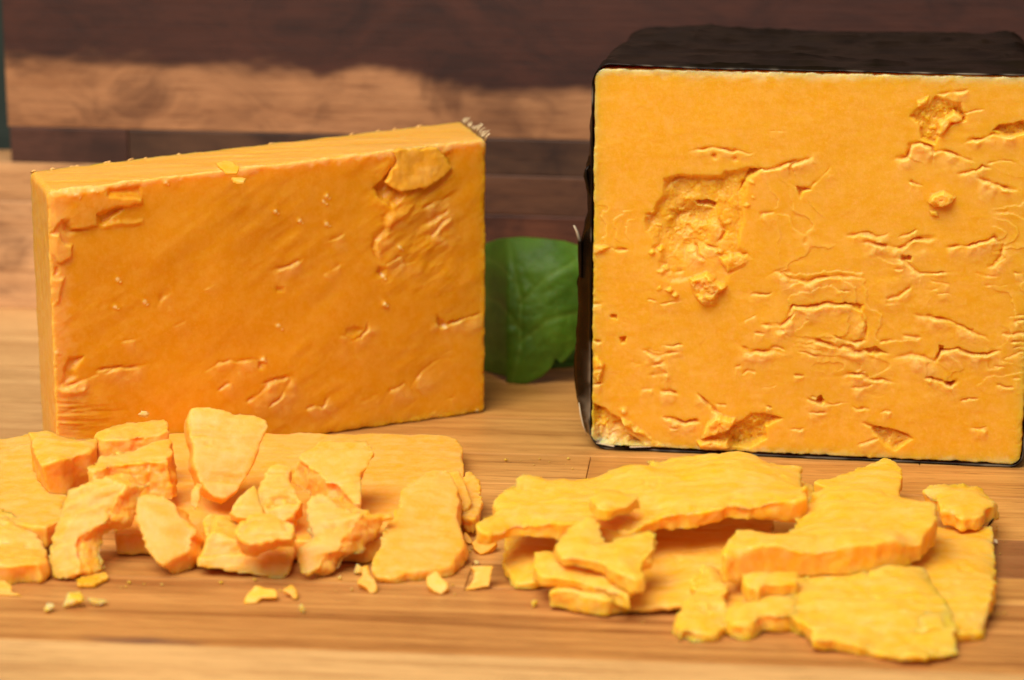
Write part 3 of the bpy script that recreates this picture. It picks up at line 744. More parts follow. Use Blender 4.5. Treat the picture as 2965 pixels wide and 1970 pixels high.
def piece(poly_px, anchor_px, z, tilt=0.0, roll=0.0, t=0.4, ext=(0, 0, -1), mat=None, voxel=0.045, ragged=0.06,
          top_amp=0.02, side_amp=0.05, wave=0.05, name='cheese_slice', parent=None, label=None, cat='cheese', group=None, taper=0.0, floor=0.0, seedv=None, feather=0.35):
    if t < 0.2: mat = {M_CHIP: M_THIN_L, M_SLICE: M_THIN_S}.get(mat, mat)
    PIECE_SEED[0] += 13; seed = seedv or PIECE_SEED[0]
    ti, ro = math.radians(tilt), math.radians(roll)
    nrm = np.array([math.sin(ro), -math.sin(ti)*math.cos(ro), math.cos(ti)*math.cos(ro)])
    p0 = at_z(*anchor_px, z)
    top = np.array([at_plane(x, y, p0, nrm) for x, y in poly_px])
    n1 = np.cross(nrm, [0, 1, 0]); n1 /= np.linalg.norm(n1); n2 = np.cross(nrm, n1)
    T = densify(top, 0.10, ragged, seed, n1, n2)
    B0 = T+np.asarray(ext, float)/np.linalg.norm(ext)*t
    c0 = B0.mean(0); B0 = c0+(B0-c0)*(1-taper)
    B = B0+np.outer(fbm(T, 2.2, 3, seed+31), n1)*ragged*1.1+np.outer(fbm(T, 2.2, 3, seed+37), n2)*ragged*1.1
    n = len(T)
    V = np.vstack([T, B])
    # orientation of the outline
    area2 = sum(np.dot(nrm, np.cross(T[i]-T[0], T[(i+1) % n]-T[0])) for i in range(n))
    ft = list(range(n)); fb = list(range(2*n-1, n-1, -1))
    sides = [[i, n+i, n+(i+1) % n, (i+1) % n] for i in range(n)]
    F = [ft, fb]+sides if area2 > 0 else [ft[::-1], fb[::-1]]+[s[::-1] for s in sides]
    bm = bmesh.new(); vs = [bm.verts.new(v) for v in V]
    for f in F:
        try: bm.faces.new([vs[i] for i in f])
        except ValueError: pass
    bmesh.ops.triangulate(bm, faces=[f for f in bm.faces if len(f.verts) > 4], ngon_method='EAR_CLIP')
    bm.verts.index_update()
    F = [[v.index for v in f.verts] for f in bm.faces]; bm.free()
    P, N, F = remesh(V, F, voxel)
    topness = np.clip(N@nrm, 0, 1)
    tw = sstep(0.75, 0.95, topness)
    # edges thin out here and there
    if feather > 0:
        ed = edge_dist(P, T, n1, n2)
        along = np.clip(0.55+0.9*fbm(P, 0.9, 2, seed+81), 0, 1)
        e_ = np.asarray(ext, float)/np.linalg.norm(ext)
        h = ((P-p0)@nrm)/max(1e-6, -np.dot(e_, nrm)*t)*-1.0          # 0 at the cut, 1 at the underside
        squeeze = np.minimum(feather*along*np.exp(-ed/(0.10+0.30*along)), max(0.0, 1-0.11/t))
        P = P+np.outer((1-np.clip(h, 0, 1))*squeeze*t, e_)
    # slow warp, then torn sides, then knife streaks on the cut
    P = P+np.outer(wave*(0.85*fbm(P, 0.7, 2, seed+41)+0.35), nrm)
    d = side_amp*(1-tw)*(0.75*fbm(P, 1.6, 2, seed+43)+0.35*fbm(P, 7.0, 3, seed+45, 0.6)+0.25*np.round(2.5*fbm(P, 2.4, 3, seed+47))/2.5)
    st = fbm(np.stack([P@n1*0.6, P@n2*3.0, P[:, 2]], 1), 1.8, 4, seed+53, 0.55)
    pit = sstep(0.55, 0.8, fbm(P, 2.6, 4, seed+59, 0.6))
    gou = np.clip(fbm(np.stack([P@n1*0.35, P@n2*2.2, P[:, 2]], 1), 1.6, 3, seed+67)-0.25, 0, 1)
    d = d+tw*top_amp*(0.55*st-1.3*pit-1.6*gou+0.3*fbm(P, 6.0, 3, seed+61))
    P = P+N*d[:, None]
    P[:, 2] = np.maximum(P[:, 2], floor+0.004)
    rag = fbm(P, 4.0, 3, seed+71)
    edge = np.clip((1-np.abs(2*tw-1)), 0, 1)
    pale = np.clip(0.38*edge*np.clip(0.5+rag, 0, 1)+0.16*np.clip(rag, 0, 1)+tw*0.16*np.clip(0.3+st, 0, 1), 0, 1)
    if parent is not None:
        o = mesh_obj(name, P, F, mat, None, True, {'pale': pale}); adopt(o, parent)
        return o
    base = np.array([P[:, 0].mean(), P[:, 1].mean(), P[:, 2].min()])
    o = mesh_obj(name, P-base, F, mat, None, True, {'pale': pale})
    o.location = Vector(base)*CM
    return tag(o, label, cat, group)

# parts of the left block: the flap that curls off at the top right, the flake on the top edge, dry shreds
def on_face(pts, p0, n, off):
    return np.array([at_plane(x, y, p0, n)+n*off for x, y in pts])
def face_flap(name, pts, p0, n, off, t, mat, parent, ragged=0.05, curl=0.0, seed=1, voxel=0.035, wave=0.04):
    T0 = on_face(pts, p0, n, off)
    n1 = np.cross(n, [0, 0, 1.0]); n1 /= np.linalg.norm(n1); n2 = np.cross(n, n1)
    T = densify(T0, 0.08, ragged, seed, n1, n2)
    if curl:
        zt = T[:, 2].max(); T = T+np.outer(curl*((zt-T[:, 2])/max(0.2, np.ptp(T[:, 2])))**2, n)
    B = T-n*t
    k = len(T); V = np.vstack([T, B])
    ar = sum(np.dot(n, np.cross(T[i]-T[0], T[(i+1) % k]-T[0])) for i in range(k))
    F = [list(range(k)), list(range(2*k-1, k-1, -1))]+[[i, k+i, k+(i+1) % k, (i+1) % k] for i in range(k)]
    if ar < 0: F = [f[::-1] for f in F]
    bm = bmesh.new(); vs = [bm.verts.new(v) for v in V]
    for f in F:
        try: bm.faces.new([vs[i] for i in f])
        except ValueError: pass
    bmesh.ops.triangulate(bm, faces=[f for f in bm.faces if len(f.verts) > 4], ngon_method='EAR_CLIP')
    bm.verts.index_update(); F = [[v.index for v in f.verts] for f in bm.faces]; bm.free()
    P, N, F = remesh(V, F, voxel)
    P = P+np.outer(wave*fbm(P, 1.2, 3, seed+3), n)+N*(0.015*fbm(P, 5.0, 3, seed+5))[:, None]
    o = mesh_obj(name, P, F, mat, None, True, {'pale': 0.03+0.16*np.clip(fbm(P, 4, 3, seed+9), 0, 1)}); adopt(o, parent)
    return o
face_flap('flap', Z3([(985, 352), (1180, 345), (1340, 335), (1400, 400), (1445, 470), (1405, 535), (1270, 622), (1130, 650), (1030, 662), (960, 600), (1010, 490), (1050, 440)]), bFL, NL, 0.065, 0.16, M_THIN_L, left_root, 0.05, 0.07, 21)
piece(Z2([(1510, 445), (1580, 425), (1650, 440), (1690, 475), (1670, 512), (1570, 515), (1530, 480)]), Z2([(1600, 500)])[0], 6.55, 25, 0, 0.06, (0, 0, -1), M_CHIP, 0.02, 0.04, 0.01, 0.02, 0.02, 'flake', left_root)
piece(Z2([(1610, 555), (1680, 550), (1750, 560), (1720, 585), (1640, 582)]), Z2([(1680, 570)])[0], 6.42, 30, 0, 0.06, (0, 0, -1), M_CHIP, 0.02, 0.03, 0.01, 0.02, 0.02, 'flake', left_root)
def shred(pts, w, mat, parent):
    """thin curled sliver through 3-D points (cm)"""
    pts = np.array(pts); V = []; F = []
    n = len(pts)
    for i, p in enumerate(pts):
        k = w*(1-0.8*i/(n-1)); a = i*0.7
        for q in range(5):
            an = q*2*math.pi/5+a
            V.append(p+np.array([math.cos(an)*k, 0.4*math.sin(an)*k, math.sin(an)*k*0.6]))
    for i in range(n-1):
        for q in range(5):
            F.append([i*5+q, i*5+(q+1) % 5, (i+1)*5+(q+1) % 5, (i+1)*5+q])
    F.append([4, 3, 2, 1, 0]); F.append([(n-1)*5+q for q in range(5)])
    o = mesh_obj('shred', np.array(V), F, mat); adopt(o, parent); return o
g = random.Random(8)
for i in range(15):
    f = i/14.0; p = tBR*(1-f)+tFR*f+np.array([-0.02, 0, -0.03]); L = g.uniform(0.10, 0.26)
    dx = g.uniform(0.2, 0.9)*L
    shred([p, p+np.array([dx*0.4, 0, L*0.55]), p+np.array([dx, g.uniform(-.05, .05), L*0.9]), p+np.array([dx*1.3, 0, L*0.85])], g.uniform(0.014, 0.028), M_SHRED, left_root)
for i in range(16):
    f = g.uniform(0, 0.42) if i < 11 else g.uniform(0.45, 0.9); p = tBL*(1-f)+tBR*f+np.array([0, -0.03, -0.02])
    shred([p, p+np.array([0.04, 0, 0.04]), p+np.array([g.uniform(.05, .16), 0, g.uniform(.03, .07)])], g.uniform(0.03, 0.055), M_RIM, left_root)

# ------------------------------------------------------------------ right block in black wax
rb0 = at_z(1712, 1301); rb1 = at_z(2956, 1357)
ev = rb1-rb0; Wr = np.linalg.norm(ev); ux = ev/Wr; uy = np.array([-ux[1], ux[0], 0]); Hr, Dr = 8.62, 7.9
def RB(x, y, z): return rb0+ux*x+uy*y+np.array([0, 0, 1.0])*z
cor = [[[RB(0, 0, 0.10), RB(Wr, 0, 0.08)], [RB(0, Dr, 0.1), RB(Wr, Dr, 0.1)]], [[RB(0, 0, Hr), RB(Wr, 0, Hr)], [RB(0, Dr, Hr), RB(Wr, Dr, Hr)]]]
right_root = empty('waxed_cheese_block', RB(Wr/2, 0, 0), 'tall yellow orange cheese block coated in black wax with a torn hollow', 'cheese')
V, F, pale, NR = block('cheese_body', cor, (Wr, Dr, Hr), (520, 40, 470), 0.30, right_relief, M_RIGHT, 60, 0.05, 0.0, 0.0)
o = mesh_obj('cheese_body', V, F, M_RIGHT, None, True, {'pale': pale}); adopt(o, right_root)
print('right block', Wr, rb0, rb1)

def wax_coat():
    # closed profile round the block (x,z), counter-clockwise from bottom left corner
    def arc(cx, cz, r, a0, a1, n=14):
        return [(cx+r*math.cos(math.radians(a0+(a1-a0)*i/n)), cz+r*math.sin(math.radians(a0+(a1-a0)*i/n))) for i in range(n+1)]
    e = 0.05; r = 0.42
    prof = []
    def line(a, b_, n): return [(a[0]+(b_[0]-a[0])*i/n, a[1]+(b_[1]-a[1])*i/n) for i in range(n)]
    BLr = 0.42
    prof += line((Wr+e, 0.4), (Wr+e, Hr+e-r), 70)
    prof += arc(Wr+e-r, Hr+e-r, r, 0, 90)[:-1]
    prof += line((Wr+e-r, Hr+e), (-e+r, Hr+e), 200)
    prof += arc(-e+r, Hr+e-r, r, 90, 180)[:-1]
    prof += line((-e, Hr+e-r), (-e, BLr+0.02), 150)
    prof += arc(-e+BLr, BLr+0.02, BLr, 180, 270)[:-1]
    prof += line((-e+BLr, 0.02), (Wr+e-0.2, 0.02), 60)
    prof += arc(Wr+e-0.3, 0.32, 0.3, 270, 360, 8)[:-1]
    prof = np.array(prof); n = len(prof)
    ys = np.concatenate([[-0.01, 0.04, 0.10, 0.18, 0.28, 0.4, 0.55, 0.75, 1.0], np.linspace(1.3, Dr-0.5, 34), Dr-0.5+0.55*np.sin(np.linspace(0.2, math.pi/2, 6))])
    # how far the loose left sheet stands away, by height
    hz = np.array([0.0, 0.25, 0.7, 1.1, 2.0, 3.0, 4.0, 4.9, 5.4, 6.0, 6.25, 6.5, 7.2, 8.2, 9])
    fl = np.array([0.05, 0.10, 0.22, 0.36, 0.38, 0.34, 0.30, 0.20, 0.11, 0.13, 0.16, 0.09, 0.05, 0.03, 0.0])
    V = []; pale = []
    cx, cz = Wr/2, Hr/2
    for j, y in enumerate(ys):
        x, z = prof[:, 0].copy(), prof[:, 1].copy()
        inset = 0.0
        if y > Dr-0.5: inset = 0.5*(1-math.sqrt(max(0, 1-((y-Dr+0.5)/0.56)**2)))
        isleft = sstep(0.6, 0.05, x)*sstep(Hr+0.02, Hr-0.4, z)
        g_ = float(sstep(-0.03, 0.42, np.array([y]))[0])*float(1-sstep(1.6, 4.5, np.array([y]))[0])
        x = x-isleft*np.interp(z, hz, fl)*g_
        Q = np.stack([x*1.0, np.full(n, y), z], 1)
        istop = sstep(Hr-0.3, Hr, z)
        crease = fbm(np.stack([x*0.35, np.full(n, y)*1.3, z*1.1], 1), 1.5, 4, 201, 0.55)
        fine = fbm(np.stack([x*1.2, np.full(n, y)*3.0, z*2.0], 1), 2.5, 3, 207)
        rid = 1-np.abs(fbm(np.stack([x*0.22, np.full(n, y)*1.0, z*0.7], 1), 1.3, 3, 211))*2.2
        am = np.maximum(-0.012, 0.03+0.07*crease+0.008*fine+0.085*np.clip(rid, 0, 1)**2)*float(sstep(0.0, 0.35, np.array([y]))[0]*0.85+0.15)
        dx, dz = x-cx, z-cz
        nx = np.where(istop > 0.5, 0, np.sign(dx)); nz = np.where(istop > 0.5, 1, 0.0)
        bot = z < 0.3
        x = x+nx*np.where(bot, 0, am*0.45)-np.sign(dx)*inset*np.where(np.abs(dx) > Wr/2-0.8, 1, 0)
        z = z+nz*am*1.0-istop*inset
        yy = y+0.03*fbm(np.stack([prof[:, 0], np.full(n, 0.0), prof[:, 1]], 1), 3.0, 4, 219, 0.6)*math.exp(-max(0, y)/0.15)
        lift = istop*0.07*sstep(2.2, 0.2, x)*math.exp(-max(y, 0)/0.8)
        for a in range(n): V.append(RB(x[a], yy[a], max(0.008, z[a]+lift[a])))
        pl = math.exp(-max(0, y)/0.05)*np.clip(fbm(Q, 2.0, 3, 231)*1.2-0.2, 0, 1)*0.35
        corner = np.exp(-(((x-0.05)/0.45)**2+((z-0.75)/0.4)**2))*np.clip(0.3+1.6*fbm(Q, 3.0, 3, 233), 0, 1)*math.exp(-max(0, y-0.2)/0.5)
        pale += list(np.clip(pl+0.4*corner, 0, 0.6))
    V = np.array(V); m = len(ys)
    F = []
    for j in range(m-1):
        for a in range(n):
            b_ = (a+1) % n
            F.append([j*n+a, (j+1)*n+a, (j+1)*n+b_, j*n+b_])
    V = np.vstack([V, [RB(cx, Dr+0.05, cz)]]); pale.append(0)
    for a in range(n): F.append([(m-1)*n+a, len(V)-1, (m-1)*n+(a+1) % n])
    o = mesh_obj('wax_coat', V, F, M_WAX, None, True, {'pale': np.array(pale)})
    s = o.modifiers.new('thickness', 'SOLIDIFY'); s.thickness = 0.035*CM; s.offset = -1
    adopt(o, right_root)
wax_coat()
# torn point of wax sticking out at the left, the knob above it, and the split skin in the lower corner
def wax_tongue(name, pts, w, mat=M_WAX, tip=0.0):
    pts = np.array(pts); n = len(pts); V = []; F = []; pl = []
    for i, p in enumerate(pts):
        k = w[i]
        for q in range(8):
            an = q*math.pi/4
            V.append(p+np.array([math.cos(an)*k*0.7, math.sin(an)*k*1.4, 0])); pl.append(tip*(i >= n-2))
    for i in range(n-1):
        for q in range(8): F.append([i*8+q, i*8+(q+1) % 8, (i+1)*8+(q+1) % 8, (i+1)*8+q])
    F.append(list(range(7, -1, -1))); F.append([(n-1)*8+q for q in range(8)])
    o = mesh_obj(name, np.array(V), F, mat, None, True, {'pale': pl}); adopt(o, right_root)
wax_tongue('wax_tongue', [RB(-0.30, 0.3, 3.9), RB(-0.32, 0.3, 4.4), RB(-0.33, 0.3, 4.72), RB(-0.40, 0.28, 4.95), RB(-0.46, 0.26, 5.08)], [0.07, 0.08, 0.07, 0.05, 0.035], tip=0.95)
wax_tongue('wax_knob', [RB(-0.08, 0.2, 5.7), RB(-0.15, 0.2, 6.0), RB(-0.20, 0.2, 6.2), RB(-0.19, 0.2, 6.35), RB(-0.12, 0.2, 6.45)], [0.03, 0.06, 0.07, 0.05, 0.02])
wax_tongue('skin_strip', [RB(-0.30, 0.10, 1.05), RB(-0.26, 0.06, 0.8), RB(-0.20, 0.05, 0.55), RB(-0.10, 0.03, 0.3)], [0.012, 0.03, 0.028, 0.012], M_SKIN)
wax_tongue('skin_strip', [RB(0.12, -0.03, 0.16), RB(0.5, -0.05, 0.11), RB(0.9, -0.05, 0.11), RB(1.35, -0.03, 0.13)], [0.02, 0.045, 0.045, 0.02], M_SKIN)

# ------------------------------------------------------------------ leaves between the blocks
def leaf_material():
    m, nt, b = nodes_of('leaf_green')
    at = node(nt, 'ShaderNodeAttribute', attribute_name='vein')
    g = node(nt, 'ShaderNodeNewGeometry'); n = node(nt, 'ShaderNodeTexNoise', i_Scale=90.0, i_Detail=4.0)
    nt.links.new(g.outputs['Position'], n.inputs['Vector'])
    c = ramp(nt, n.outputs[0], [(0.3, (0.045, 0.105, 0.004)), (0.7, (0.095, 0.20, 0.008))])
    c = mixc(nt, at.outputs['Fac'], c, (0.16, 0.27, 0.03))
    nt.links.new(c, b.inputs['Base Color'])
    b.inputs['Roughness'].default_value = 0.55
    b.inputs['Specular IOR Level'].default_value = 0.3
    b.inputs['Transmission Weight'].default_value = 0.0
    b.inputs['Subsurface Weight'].default_value = 0.15; b.inputs['Subsurface Scale'].default_value = 0.001
    return m
M_LEAF = leaf_material()
def leaf(outline, center, depth_fn, veins, label, seed):
    pts = DS(outline); c = np.array(DS([center])[0])
    # resample outline
    P = np.array(pts+[pts[0]]); L = np.r_[0, np.cumsum(np.hypot(*np.diff(P, axis=0).T))]
    n = 160; s = np.linspace(0, L[-1], n, endpoint=False)
    ox, oy = np.interp(s, L, P[:, 0]), np.interp(s, L, P[:, 1])
    R = 46; V = []; vein = []
    vp = [DS(v) for v in veins]
    px = [c[0]]; py = [c[1]]
    for k in range(1, R+1):
        f = k/R
        px += list(c[0]+(ox-c[0])*f); py += list(c[1]+(oy-c[1])*f)
    px, py = np.array(px), np.array(py)
    rel = Relief(px, py, seed, 3.0)
    for v in vp:
        idx = np.arange(len(px)); d, _, _ = rel.seg(v, idx)
        rel.h += -0.05*np.exp(-(d/10.0)**2)+0.10*np.exp(-(d/60.0)**2)*0
        rel.pale = np.maximum(rel.pale, np.exp(-(d/6.0)**2))
    h = rel.h*0.6+0.07*fbm(p3(px, py), 1/80.0, 3, seed+3)+0.018*np.abs(fbm(p3(px, py), 1/30.0, 2, seed+7))
    for i in range(len(px)):
        r = ray(px[i], py[i])
        # walk to the leaf's curved sheet: solve y = depth(x,z) by iteration
        y = 7.0
        for _ in range(8):
            p = CAMP+r*((y-CAMP[1])/r[1]); y = depth_fn(p[0], p[2])+h[i]*-1.0
        V.append(CAMP+r*((y-CAMP[1])/r[1]))
    F = [[0, 1+i, 1+(i+1) % n] for i in range(n)]
    for k in range(R-1):
        for i in range(n):
            j = (i+1) % n
            F.append([1+k*n+i, 1+(k+1)*n+i, 1+(k+1)*n+j, 1+k*n+j])
    V = np.array(V); V[:, 2] = np.maximum(V[:, 2], 0.01)
    base = np.array([V[:, 0].mean(), V[:, 1].mean(), V[:, 2].min()])
    o = mesh_obj('leaf', V-base, F, M_LEAF, None, True, {'vein': rel.pale*0.4})
    o.location = Vector(base)*CM
    s_ = o.modifiers.new('thickness', 'SOLIDIFY'); s_.thickness = 0.0003; s_.offset = 0
    tag(o, label, 'leaf', 'green leaves between the blocks')
    return o
def d_main(x, z):
    return 6.5+1.55*max(0.0, -x-0.1)+0.16*(x-0.8)**2+0.5*max(0, z-2.7)**2+0.10*(z-1.4)**2
leaf([(1085, 600), (1110, 566), (1150, 551), (1200, 547), (1250, 550), (1300, 556), (1345, 570), (1372, 640), (1378, 720), (1352, 790), (1325, 806), (1306, 828), (1293, 838), (1280, 824), (1272, 846), (1250, 868), (1215, 884), (1180, 893), (1168, 884), (1168, 868), (1130, 858), (1092, 850), (1082, 760)],
     (1225, 710), d_main, [[(1178, 890), (1200, 800), (1200, 700), (1185, 620), (1170, 560)], [(1200, 700), (1260, 640), (1330, 600)], [(1200, 790), (1260, 740), (1340, 720)], [(1195, 660), (1150, 610), (1110, 590)], [(1200, 760), (1150, 700), (1095, 680)]],
     'bright green cupped leaf standing in the gap between the blocks', 301)
leaf([(1230, 800), (1290, 790), (1350, 800), (1370, 840), (1345, 872), (1300, 880), (1250, 884), (1220, 870), (1100, 878), (1060, 850), (1100, 810)],
     (1220, 845), lambda x, z: 8.3+0.3*max(0, -x)+0.15*x*x+0.6*z, [[(1100, 845), (1350, 840)]], 'dark green leaf lying in shade beneath the bright cupped leaf', 302)

# ------------------------------------------------------------------ left heap: slices and chunks broken off the orange block
GL = 'broken pieces in front of the orange block'
def L(pts_fn, pts, anchor, z, label, **kw):
    nm = kw.pop('name', 'cheese_chunk')
    return piece(pts_fn(pts), pts_fn([anchor])[0], z, label=label, name=nm, mat=kw.pop('mat', M_CHIP), group=GL, feather=kw.pop('feather', 0.16), **kw)
S = 'cheese_slice'
L(Z5, [(-560, 238), (-100, 242), (230, 245), (700, 250), (1440, 262), (1500, 278), (1540, 325), (1552, 480), (1540, 620), (1300, 760), (1140, 850), (1020, 975), (860, 1000), (400, 990), (0, 960), (-560, 940), (-880, 950), (-900, 600)], (860, 995), 0.5,
  'broad smooth orange slice lying flat under the heap of chunks', name=S, t=0.46, ragged=0.025, voxel=0.055, top_amp=0.008, side_amp=0.03, wave=0.03)
L(Z4, [(-170, 430), (0, 422), (205, 400), (330, 415), (340, 700), (-170, 720)], (100, 410), 0.55, 'orange slice at the photo edge lying under the smooth pale slice', name=S, t=0.5, ragged=0.03, top_amp=0.008)
L(Z4, [(-170, 530), (0, 505), (210, 458), (430, 450), (470, 760), (430, 960), (330, 1040), (-170, 960)], (200, 470), 1.0, 'smooth pale slice at the photo edge running under the wedge chunk', name=S, t=0.42, tilt=4, ragged=0.025, top_amp=0.008, wave=0.03)
L(Z4, [(-170, 860), (0, 865), (50, 915), (130, 950), (210, 1000), (290, 1090), (325, 1200), (330, 1270), (280, 1305), (160, 1315), (0, 1320), (-170, 1320)], (0, 1318), 0.32, 'pale rounded slice at the front corner cut off by the photo edge', name=S, t=0.42, tilt=14, ragged=0.05, wave=0.16, top_amp=0.05, ext=(0.05, 0.05, -1))
L(Z4, [(200, 370), (390, 366), (560, 383), (690, 378), (668, 440), (645, 475), (560, 490), (500, 510), (420, 545), (330, 562), (280, 572), (240, 480)], (450, 540), 1.55, 'wedge chunk with a dark shaded front, leftmost on top of the heap', t=0.95, tilt=6, ext=(0.05, 0.05, -1), ragged=0.05, taper=0.12)
L(Z4, [(640, 330), (700, 300), (830, 270), (960, 235), (1085, 212), (1155, 214), (1175, 300), (1110, 318), (900, 352), (700, 392), (670, 370)], (900, 350), 1.75, 'long chunk at the back of the heap touching the orange block', t=1.2, tilt=14, ext=(0.02, -0.18, -1), ragged=0.05, side_amp=0.07)
L(Z4, [(612, 622), (660, 570), (700, 530), (760, 510), (1000, 440), (1180, 405), (1195, 490), (1180, 548), (1090, 560), (1020, 548), (900, 560), (800, 568), (720, 604), (650, 642)], (900, 560), 1.55, 'chunk with a ragged torn front in the middle of the heap', t=0.9, tilt=10, ext=(0.12, -0.3, -1), ragged=0.06, side_amp=0.12)
L(Z4, [(420, 800), (540, 725), (700, 692), (800, 716), (840, 740), (760, 830), (700, 1000), (600, 1060), (505, 1130), (492, 1250), (548, 1365), (440, 1405), (362, 1390), (346, 1250), (356, 1080), (380, 950)], (440, 1400), 0.05, 'curled arching chunk standing at the front left of the heap', t=0.75, tilt=52, roll=-14, ext=(0.72, 0.62, -0.1), ragged=0.05, side_amp=0.13, wave=0.14, top_amp=0.03)
L(Z4, [(915, 880), (930, 800), (1080, 800), (1190, 850), (1222, 930), (1290, 980), (1348, 1058), (1282, 1066), (1296, 1180), (1200, 1240), (1110, 1295), (1040, 1210), (980, 1100), (940, 990)], (1110, 1293), 0.30, 'blocky chunk with a smooth pale face pointing down to the board', t=0.62, tilt=44, roll=6, ext=(0.45, 0.55, -0.55), ragged=0.03, side_amp=0.06, top_amp=0.012)
L(Z4, [(1322, 800), (1360, 732), (1410, 760), (1402, 830), (1362, 918), (1332, 880)], (1362, 910), 0.95, 'small bright shard wedged below the tall pale chunk', t=0.25, tilt=60, ext=(0.1, 1, 0), ragged=0.02, voxel=0.03)
L(Z4, [(1350, 195), (1470, 190), (1560, 205), (1680, 240), (1790, 242), (1860, 265), (1880, 320), (1838, 430), (1790, 540), (1728, 670), (1650, 770), (1590, 825), (1560, 848), (1490, 815), (1440, 785), (1390, 700), (1345, 560), (1325, 400), (1318, 280)], (1500, 800), 1.0, 'tall pale tongue shaped chunk standing upright on the heap', t=0.5, tilt=48, roll=4, ext=(-0.22, 0.8, -0.45), ragged=0.04, top_amp=0.02, wave=0.08)
L(Z5, [(385, 410), (450, 340), (560, 310), (700, 288), (870, 282), (918, 335), (890, 430), (862, 490), (857, 620), (850, 738), (790, 735), (740, 700), (680, 590), (560, 540), (430, 440)], (850, 735), 1.05, 'flat topped chunk with a dark torn edge right of the tall chunk', t=0.62, tilt=24, ext=(-0.22, 0.05, -0.9), ragged=0.05, side_amp=0.12, top_amp=0.015)
L(Z5, [(200, 470), (250, 440), (330, 480), (320, 590), (400, 690), (405, 720), (370, 780), (300, 860), (160, 835), (120, 700), (122, 600)], (250, 850), 0.9, 'lumpy chunk tucked beneath the flat topped chunk', t=0.5, tilt=36, ext=(0.1, 0.6, -0.7), ragged=0.07, side_amp=0.1, top_amp=0.05)
L(Z5, [(-89, 800), (-30, 720), (40, 640), (85, 600), (118, 640), (150, 830), (70, 840), (-20, 838)], (50, 838), 0.95, 'thin triangular shard below the tall pale chunk', t=0.28, tilt=34, ext=(0, 0.6, -0.7), ragged=0.03, voxel=0.035)
L(Z5, [(-20, 920), (80, 832), (220, 830), (300, 890), (358, 940), (345, 990), (250, 1000), (180, 1030), (60, 1025), (-10, 1005)], (180, 1030), 0.92, 'bright lump sitting on top of the ridged front chunk', t=0.55, tilt=34, ext=(0.05, 0.75, -0.6), ragged=0.07, side_amp=0.1, top_amp=0.05)
L(Z4, [(1410, 985), (1480, 930), (1640, 960), (1705, 1020), (1703, 1100), (1640, 1110), (1440, 1070)], (1600, 1100), 0.62, 'pinkish slice end peeping out behind the ridged front chunk', t=0.3, tilt=14, ragged=0.03, voxel=0.035, name=S)
L(Z4, [(1445, 1085), (1475, 1065), (1640, 1110), (1800, 1160), (1900, 1210), (2018, 1265), (2032, 1330), (1988, 1400), (1908, 1415), (1809, 1400), (1600, 1355), (1392, 1320), (1382, 1290)], (1700, 1378), 0.06, 'ridged oblong chunk lying at the front of the heap', t=0.8, tilt=50, ext=(0.02, 1, 0.12), ragged=0.04, top_amp=0.06, side_amp=0.06)
L(Z5, [(440, 712), (480, 692), (600, 745), (700, 795), (830, 800), (815, 835), (725, 900), (690, 970), (645, 1000), (650, 1080), (520, 1110), (480, 1180), (388, 1240), (345, 1140), (340, 1050), (420, 990), (402, 900), (412, 780)], (400, 1235), 0.2, 'pale faced chunk with a torn side leaning between ridged chunk and slice', t=0.8, tilt=40, roll=-5, ext=(0.65, 0.5, -0.25), ragged=0.05, side_amp=0.13, top_amp=0.02)
L(Z5, [(1440, 520), (1520, 505), (1560, 560), (1600, 690), (1612, 740), (1540, 765), (1500, 640)], (1560, 740), 0.62, 'narrow orange sliver behind the large leaning slice', t=0.5, tilt=16, ragged=0.04, voxel=0.035)
L(Z5, [(1550, 515), (1620, 520), (1650, 600), (1668, 740), (1655, 815), (1610, 850), (1540, 845), (1510, 700)], (1600, 845), 0.42, 'crumbly chunk on the board beside the corner of the smooth slice', t=0.4, tilt=8, ragged=0.06, side_amp=0.09)
L(Z5, [(1330, 490), (1400, 500), (1450, 560), (1490, 640), (1505, 830), (1530, 900), (1540, 1000), (1500, 1090), (1430, 1172), (1300, 1215), (1150, 1240), (1040, 1255), (938, 1248), (897, 1208), (925, 1110), (952, 1060), (1012, 950), (1062, 840), (1092, 750), (1114, 670), (1200, 570)], (1000, 1250), 0.16, 'large smooth pale slice leaning on the heap near the board middle', name=S, t=0.34, tilt=17, roll=3, ext=(0.25, 0.15, -0.9), ragged=0.035, top_amp=0.008, wave=0.08, side_amp=0.07)
L(Z4, [(540, 1395), (640, 1370), (740, 1340), (752, 1375), (660, 1420), (548, 1430)], (600, 1425), 0.10, 'thin orange sliver under the foot of the curled chunk', t=0.08, ragged=0.02, voxel=0.025)

# ------------------------------------------------------------------ right heap: slices shaved off the waxed block
GR = 'shaved slices in front of the waxed block'
def Rr(pts_fn, pts, anchor, z, label, **kw):
    nm = kw.pop('name', S)
    kw['wave'] = kw.get('wave', 0.05)*1.6
    return piece(pts_fn(pts), pts_fn([anchor])[0], z, label=label, name=nm, mat=kw.pop('mat', M_SLICE), group=GR, feather=kw.pop('feather', 0.5), **kw)
last = Rr(Z7, [(900, 560), (1310, 590), (1680, 606), (1690, 700), (1702, 800), (1690, 930), (1688, 1060), (1668, 1140), (1605, 1195), (1450, 1215), (1200, 1220), (900, 1100)], (1500, 1205), 0.36, 'wide pale slice lying flat on the board at the right end', t=0.34, ragged=0.04, voxel=0.05, wave=0.05, top_amp=0.025)
Rr(Z6, [(1040, 1138), (1060, 1000), (1060, 850), (1000, 640), (1150, 480), (1750, 430), (2000, 560), (1950, 900), (1800, 1140), (1360, 1146)], (1200, 1140), 0.16, 'thin bright slice lying flat in the middle of the pile', t=0.15, tilt=4.5, ragged=0.04, voxel=0.045)
